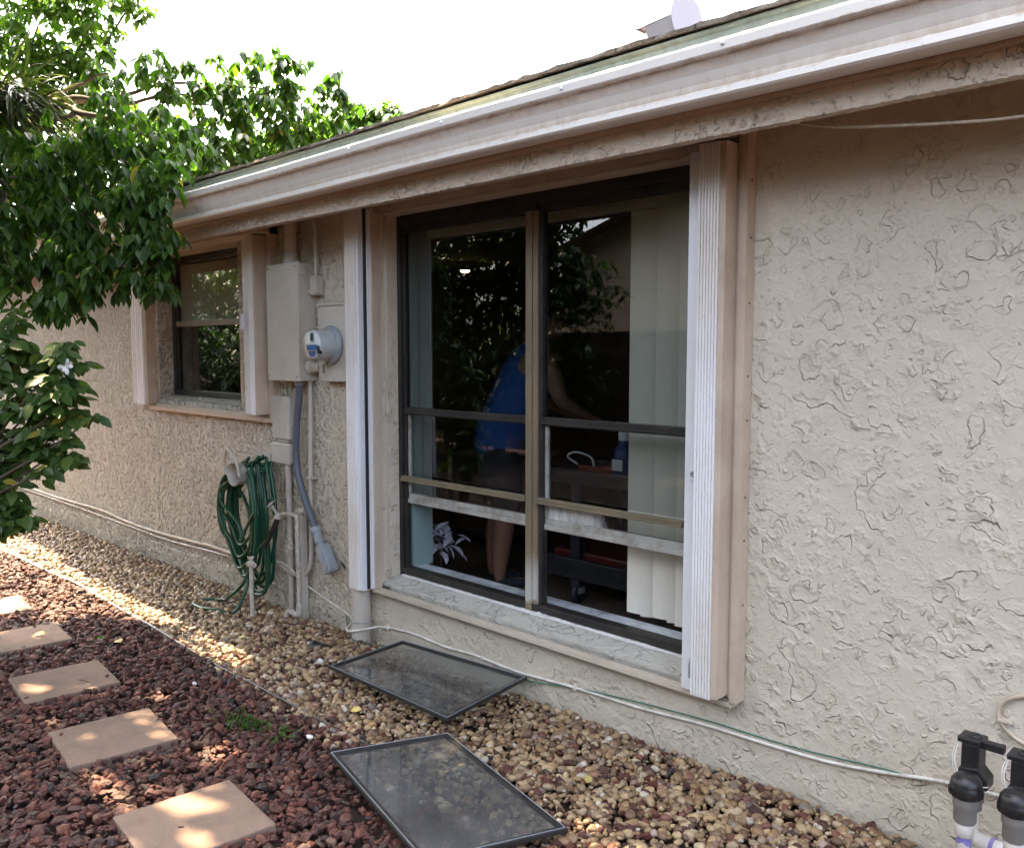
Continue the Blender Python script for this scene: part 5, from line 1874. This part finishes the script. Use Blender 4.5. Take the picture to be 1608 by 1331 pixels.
# sloping neighbour: fence and house
fen = thing('wood_fence', (-6, -7.0, 0), 'dark board fence across the side yard', 'fence')
m = MB()
x = -22
while x < 6:
    m.box(x, x + .138, -7.02, -7.0, -.05, 1.83 + random.uniform(-.006, .006))
    x += .143
m.build('boards', M['fence'], fen)
m = MB().box(-22, 6, -6.998, -6.96, .4, .48)
m.box(-22, 6, -6.998, -6.96, 1.45, 1.53)
m.build('rail', M['fence'], fen)
nh = thing('neighbour_house', (-5, -9.5, 0), 'tan stucco neighbouring house beyond the dark fence', 'house')
m = MB()
m.add([(-10.6, -8.8, -.1), (3, -8.8, -.1), (3, -8.8, 3.1), (-6.4, -8.8, 4.6), (-10.6, -8.8, 3.3), (-10.6, -15, -.1), (-10.6, -15, 3.3), (3, -15, -.1), (3, -15, 3.1), (-6.4, -15, 4.6)],
      [(0, 1, 2, 3, 4), (0, 4, 6, 5), (1, 7, 8, 2), (5, 6, 9, 8, 7)])
m.build('wall', M['neigh'], nh)
m = MB()
m.add([(-11.0, -8.4, 3.18), (-6.4, -8.4, 4.62), (-6.4, -15.4, 4.62), (-11, -15.4, 3.18)], [(0, 1, 2, 3)])
m.add([(3.4, -8.4, 3.04), (-6.4, -8.4, 4.62), (-6.4, -15.4, 4.62), (3.4, -15.4, 3.04)], [(3, 2, 1, 0)])
m.build('roof', M['shingle'], nh)

# --- small litter: leaves, pale stones, weeds
def small_leaf(x, y, z, a, size, mat, label):
    c, s = math.cos(a) * size, math.sin(a) * size
    m_ = MB()
    w = .38
    m_.add([(x, y, z), (x + c * .35 - s * w, y + s * .35 + c * w, z + .008), (x + c * .75 - s * w * .8, y + s * .75 + c * w * .8, z + .012), (x + c, y + s, z + .004),
            (x + c * .75 + s * w * .6, y + s * .75 - c * w * .6, z + .002), (x + c * .35 + s * w * .8, y + s * .35 - c * w * .8, z + .0), (x + c * .5, y + s * .5, z + .002)],
           [(0, 6, 1), (1, 6, 2), (2, 6, 3), (3, 6, 4), (4, 6, 5), (5, 6, 0)], True)
    tag(m_.build('fallen_leaf', mat, loc=(x, y, z)), label, 'fallen leaf', 'fallen leaves on the path')


small_leaf(-5.02, -1.44, .044, .9, .06, M['dryleaf'], 'curled yellow leaf lying on the fourth paver')
small_leaf(-4.72, -1.22, .032, 2.2, .055, M['leaf_light'], 'pale green leaf on the red rock right of the fourth paver')
small_leaf(-4.65, -1.16, .032, .2, .06, M['dryleaf'], 'orange brown leaf on the red rock beside the green one')
small_leaf(-4.62, -1.93, .032, 1.1, .07, M['leaf_light'], 'green leaf on the red rock left of the third paver')
small_leaf(-5.12, -1.62, .044, 2.6, .04, M['dryleaf'], 'small dry leaf at the front edge of the fourth paver')
for (x_, y_, a_, l_) in [(-3.05, -.78, 1.0, 'dry leaf among the pebbles left of the near glass panel'), (-1.95, -.52, 2.0, 'dry leaf on the pebbles right of the near glass panel'),
                        (-4.35, -.62, .3, 'dry leaf on the pebbles in front of the pipes'), (-2.25, -1.55, 4.0, 'dry leaf on the red rock right of the nearest paver'), (-3.9, -1.95, 3.0, 'dry leaf on the red rock near the large white stone')]:
    small_leaf(x_, y_, g(x_, y_) + .034, a_, .05, M['dryleaf'], l_)
def pale_stone(x, y, s, label):
    V0, F0 = ico(2)
    r_ = np.random.default_rng(int(abs(x * 100)))
    V1 = V0 * (1 + r_.normal(0, .12, (len(V0), 1))) * np.array([s, s * .7, s * .6]) + np.array([x, y, .032])
    tag(MB().add([tuple(v) for v in V1], [tuple(int(q) for q in f) for f in F0], True).build('pale_stone', M['chalk'], loc=(x, y, .02)), label, 'stone', 'white stones among the red rock')


pale_stone(-3.72, -1.985, .034, 'largest white stone on the red rock left of the second paver')
pale_stone(-2.92, -1.06, .017, 'white stone on the red rock beside the near glass panel')
pale_stone(-3.78, -1.13, .014, 'small white stone on the red rock right of the third paver')
pale_stone(-3.62, -.56, .020, 'white stone in the pebbles left of the wall side glass panel')
tw = MB().tube([(-4.16, -1.50, .046), (-4.13, -1.49, .05), (-4.10, -1.48, .046)], .003, 6)
tag(tw.build('twig', M['bark'], loc=(-4.13, -1.5, .045)), 'short dark twig lying on the third paver', 'twig')
wd = thing('weed', (-3.20, -1.17, .01), 'small patch of green weeds growing in the red rock', 'weed')
rw = np.random.default_rng(12)
n = 130
base = np.array([-3.24, -1.17, .02]) + rw.normal(0, 1, (n, 3)) * np.array([.075, .035, .005])
dd = rw.normal(size=(n, 3)) * .8
dd[:, 2] = np.abs(dd[:, 2]) + .5
leaf_mesh('blades', base, dd, rw.normal(size=(n, 3)), rw.uniform(.02, .05, n), np.full(n, .007), M['leaf'], wd)['kind'] = 'stuff'
base = np.array([-3.05, -1.12, .035]) + rw.normal(0, 1, (9, 3)) * np.array([.05, .03, .004])
dd = rw.normal(size=(9, 3)); dd[:, 2] = .3
leaf_mesh('broad_leaves', base, dd, np.tile([0., 0, 1.], (9, 1)), rw.uniform(.04, .055, 9), np.full(9, .025), M['leaf'], wd)
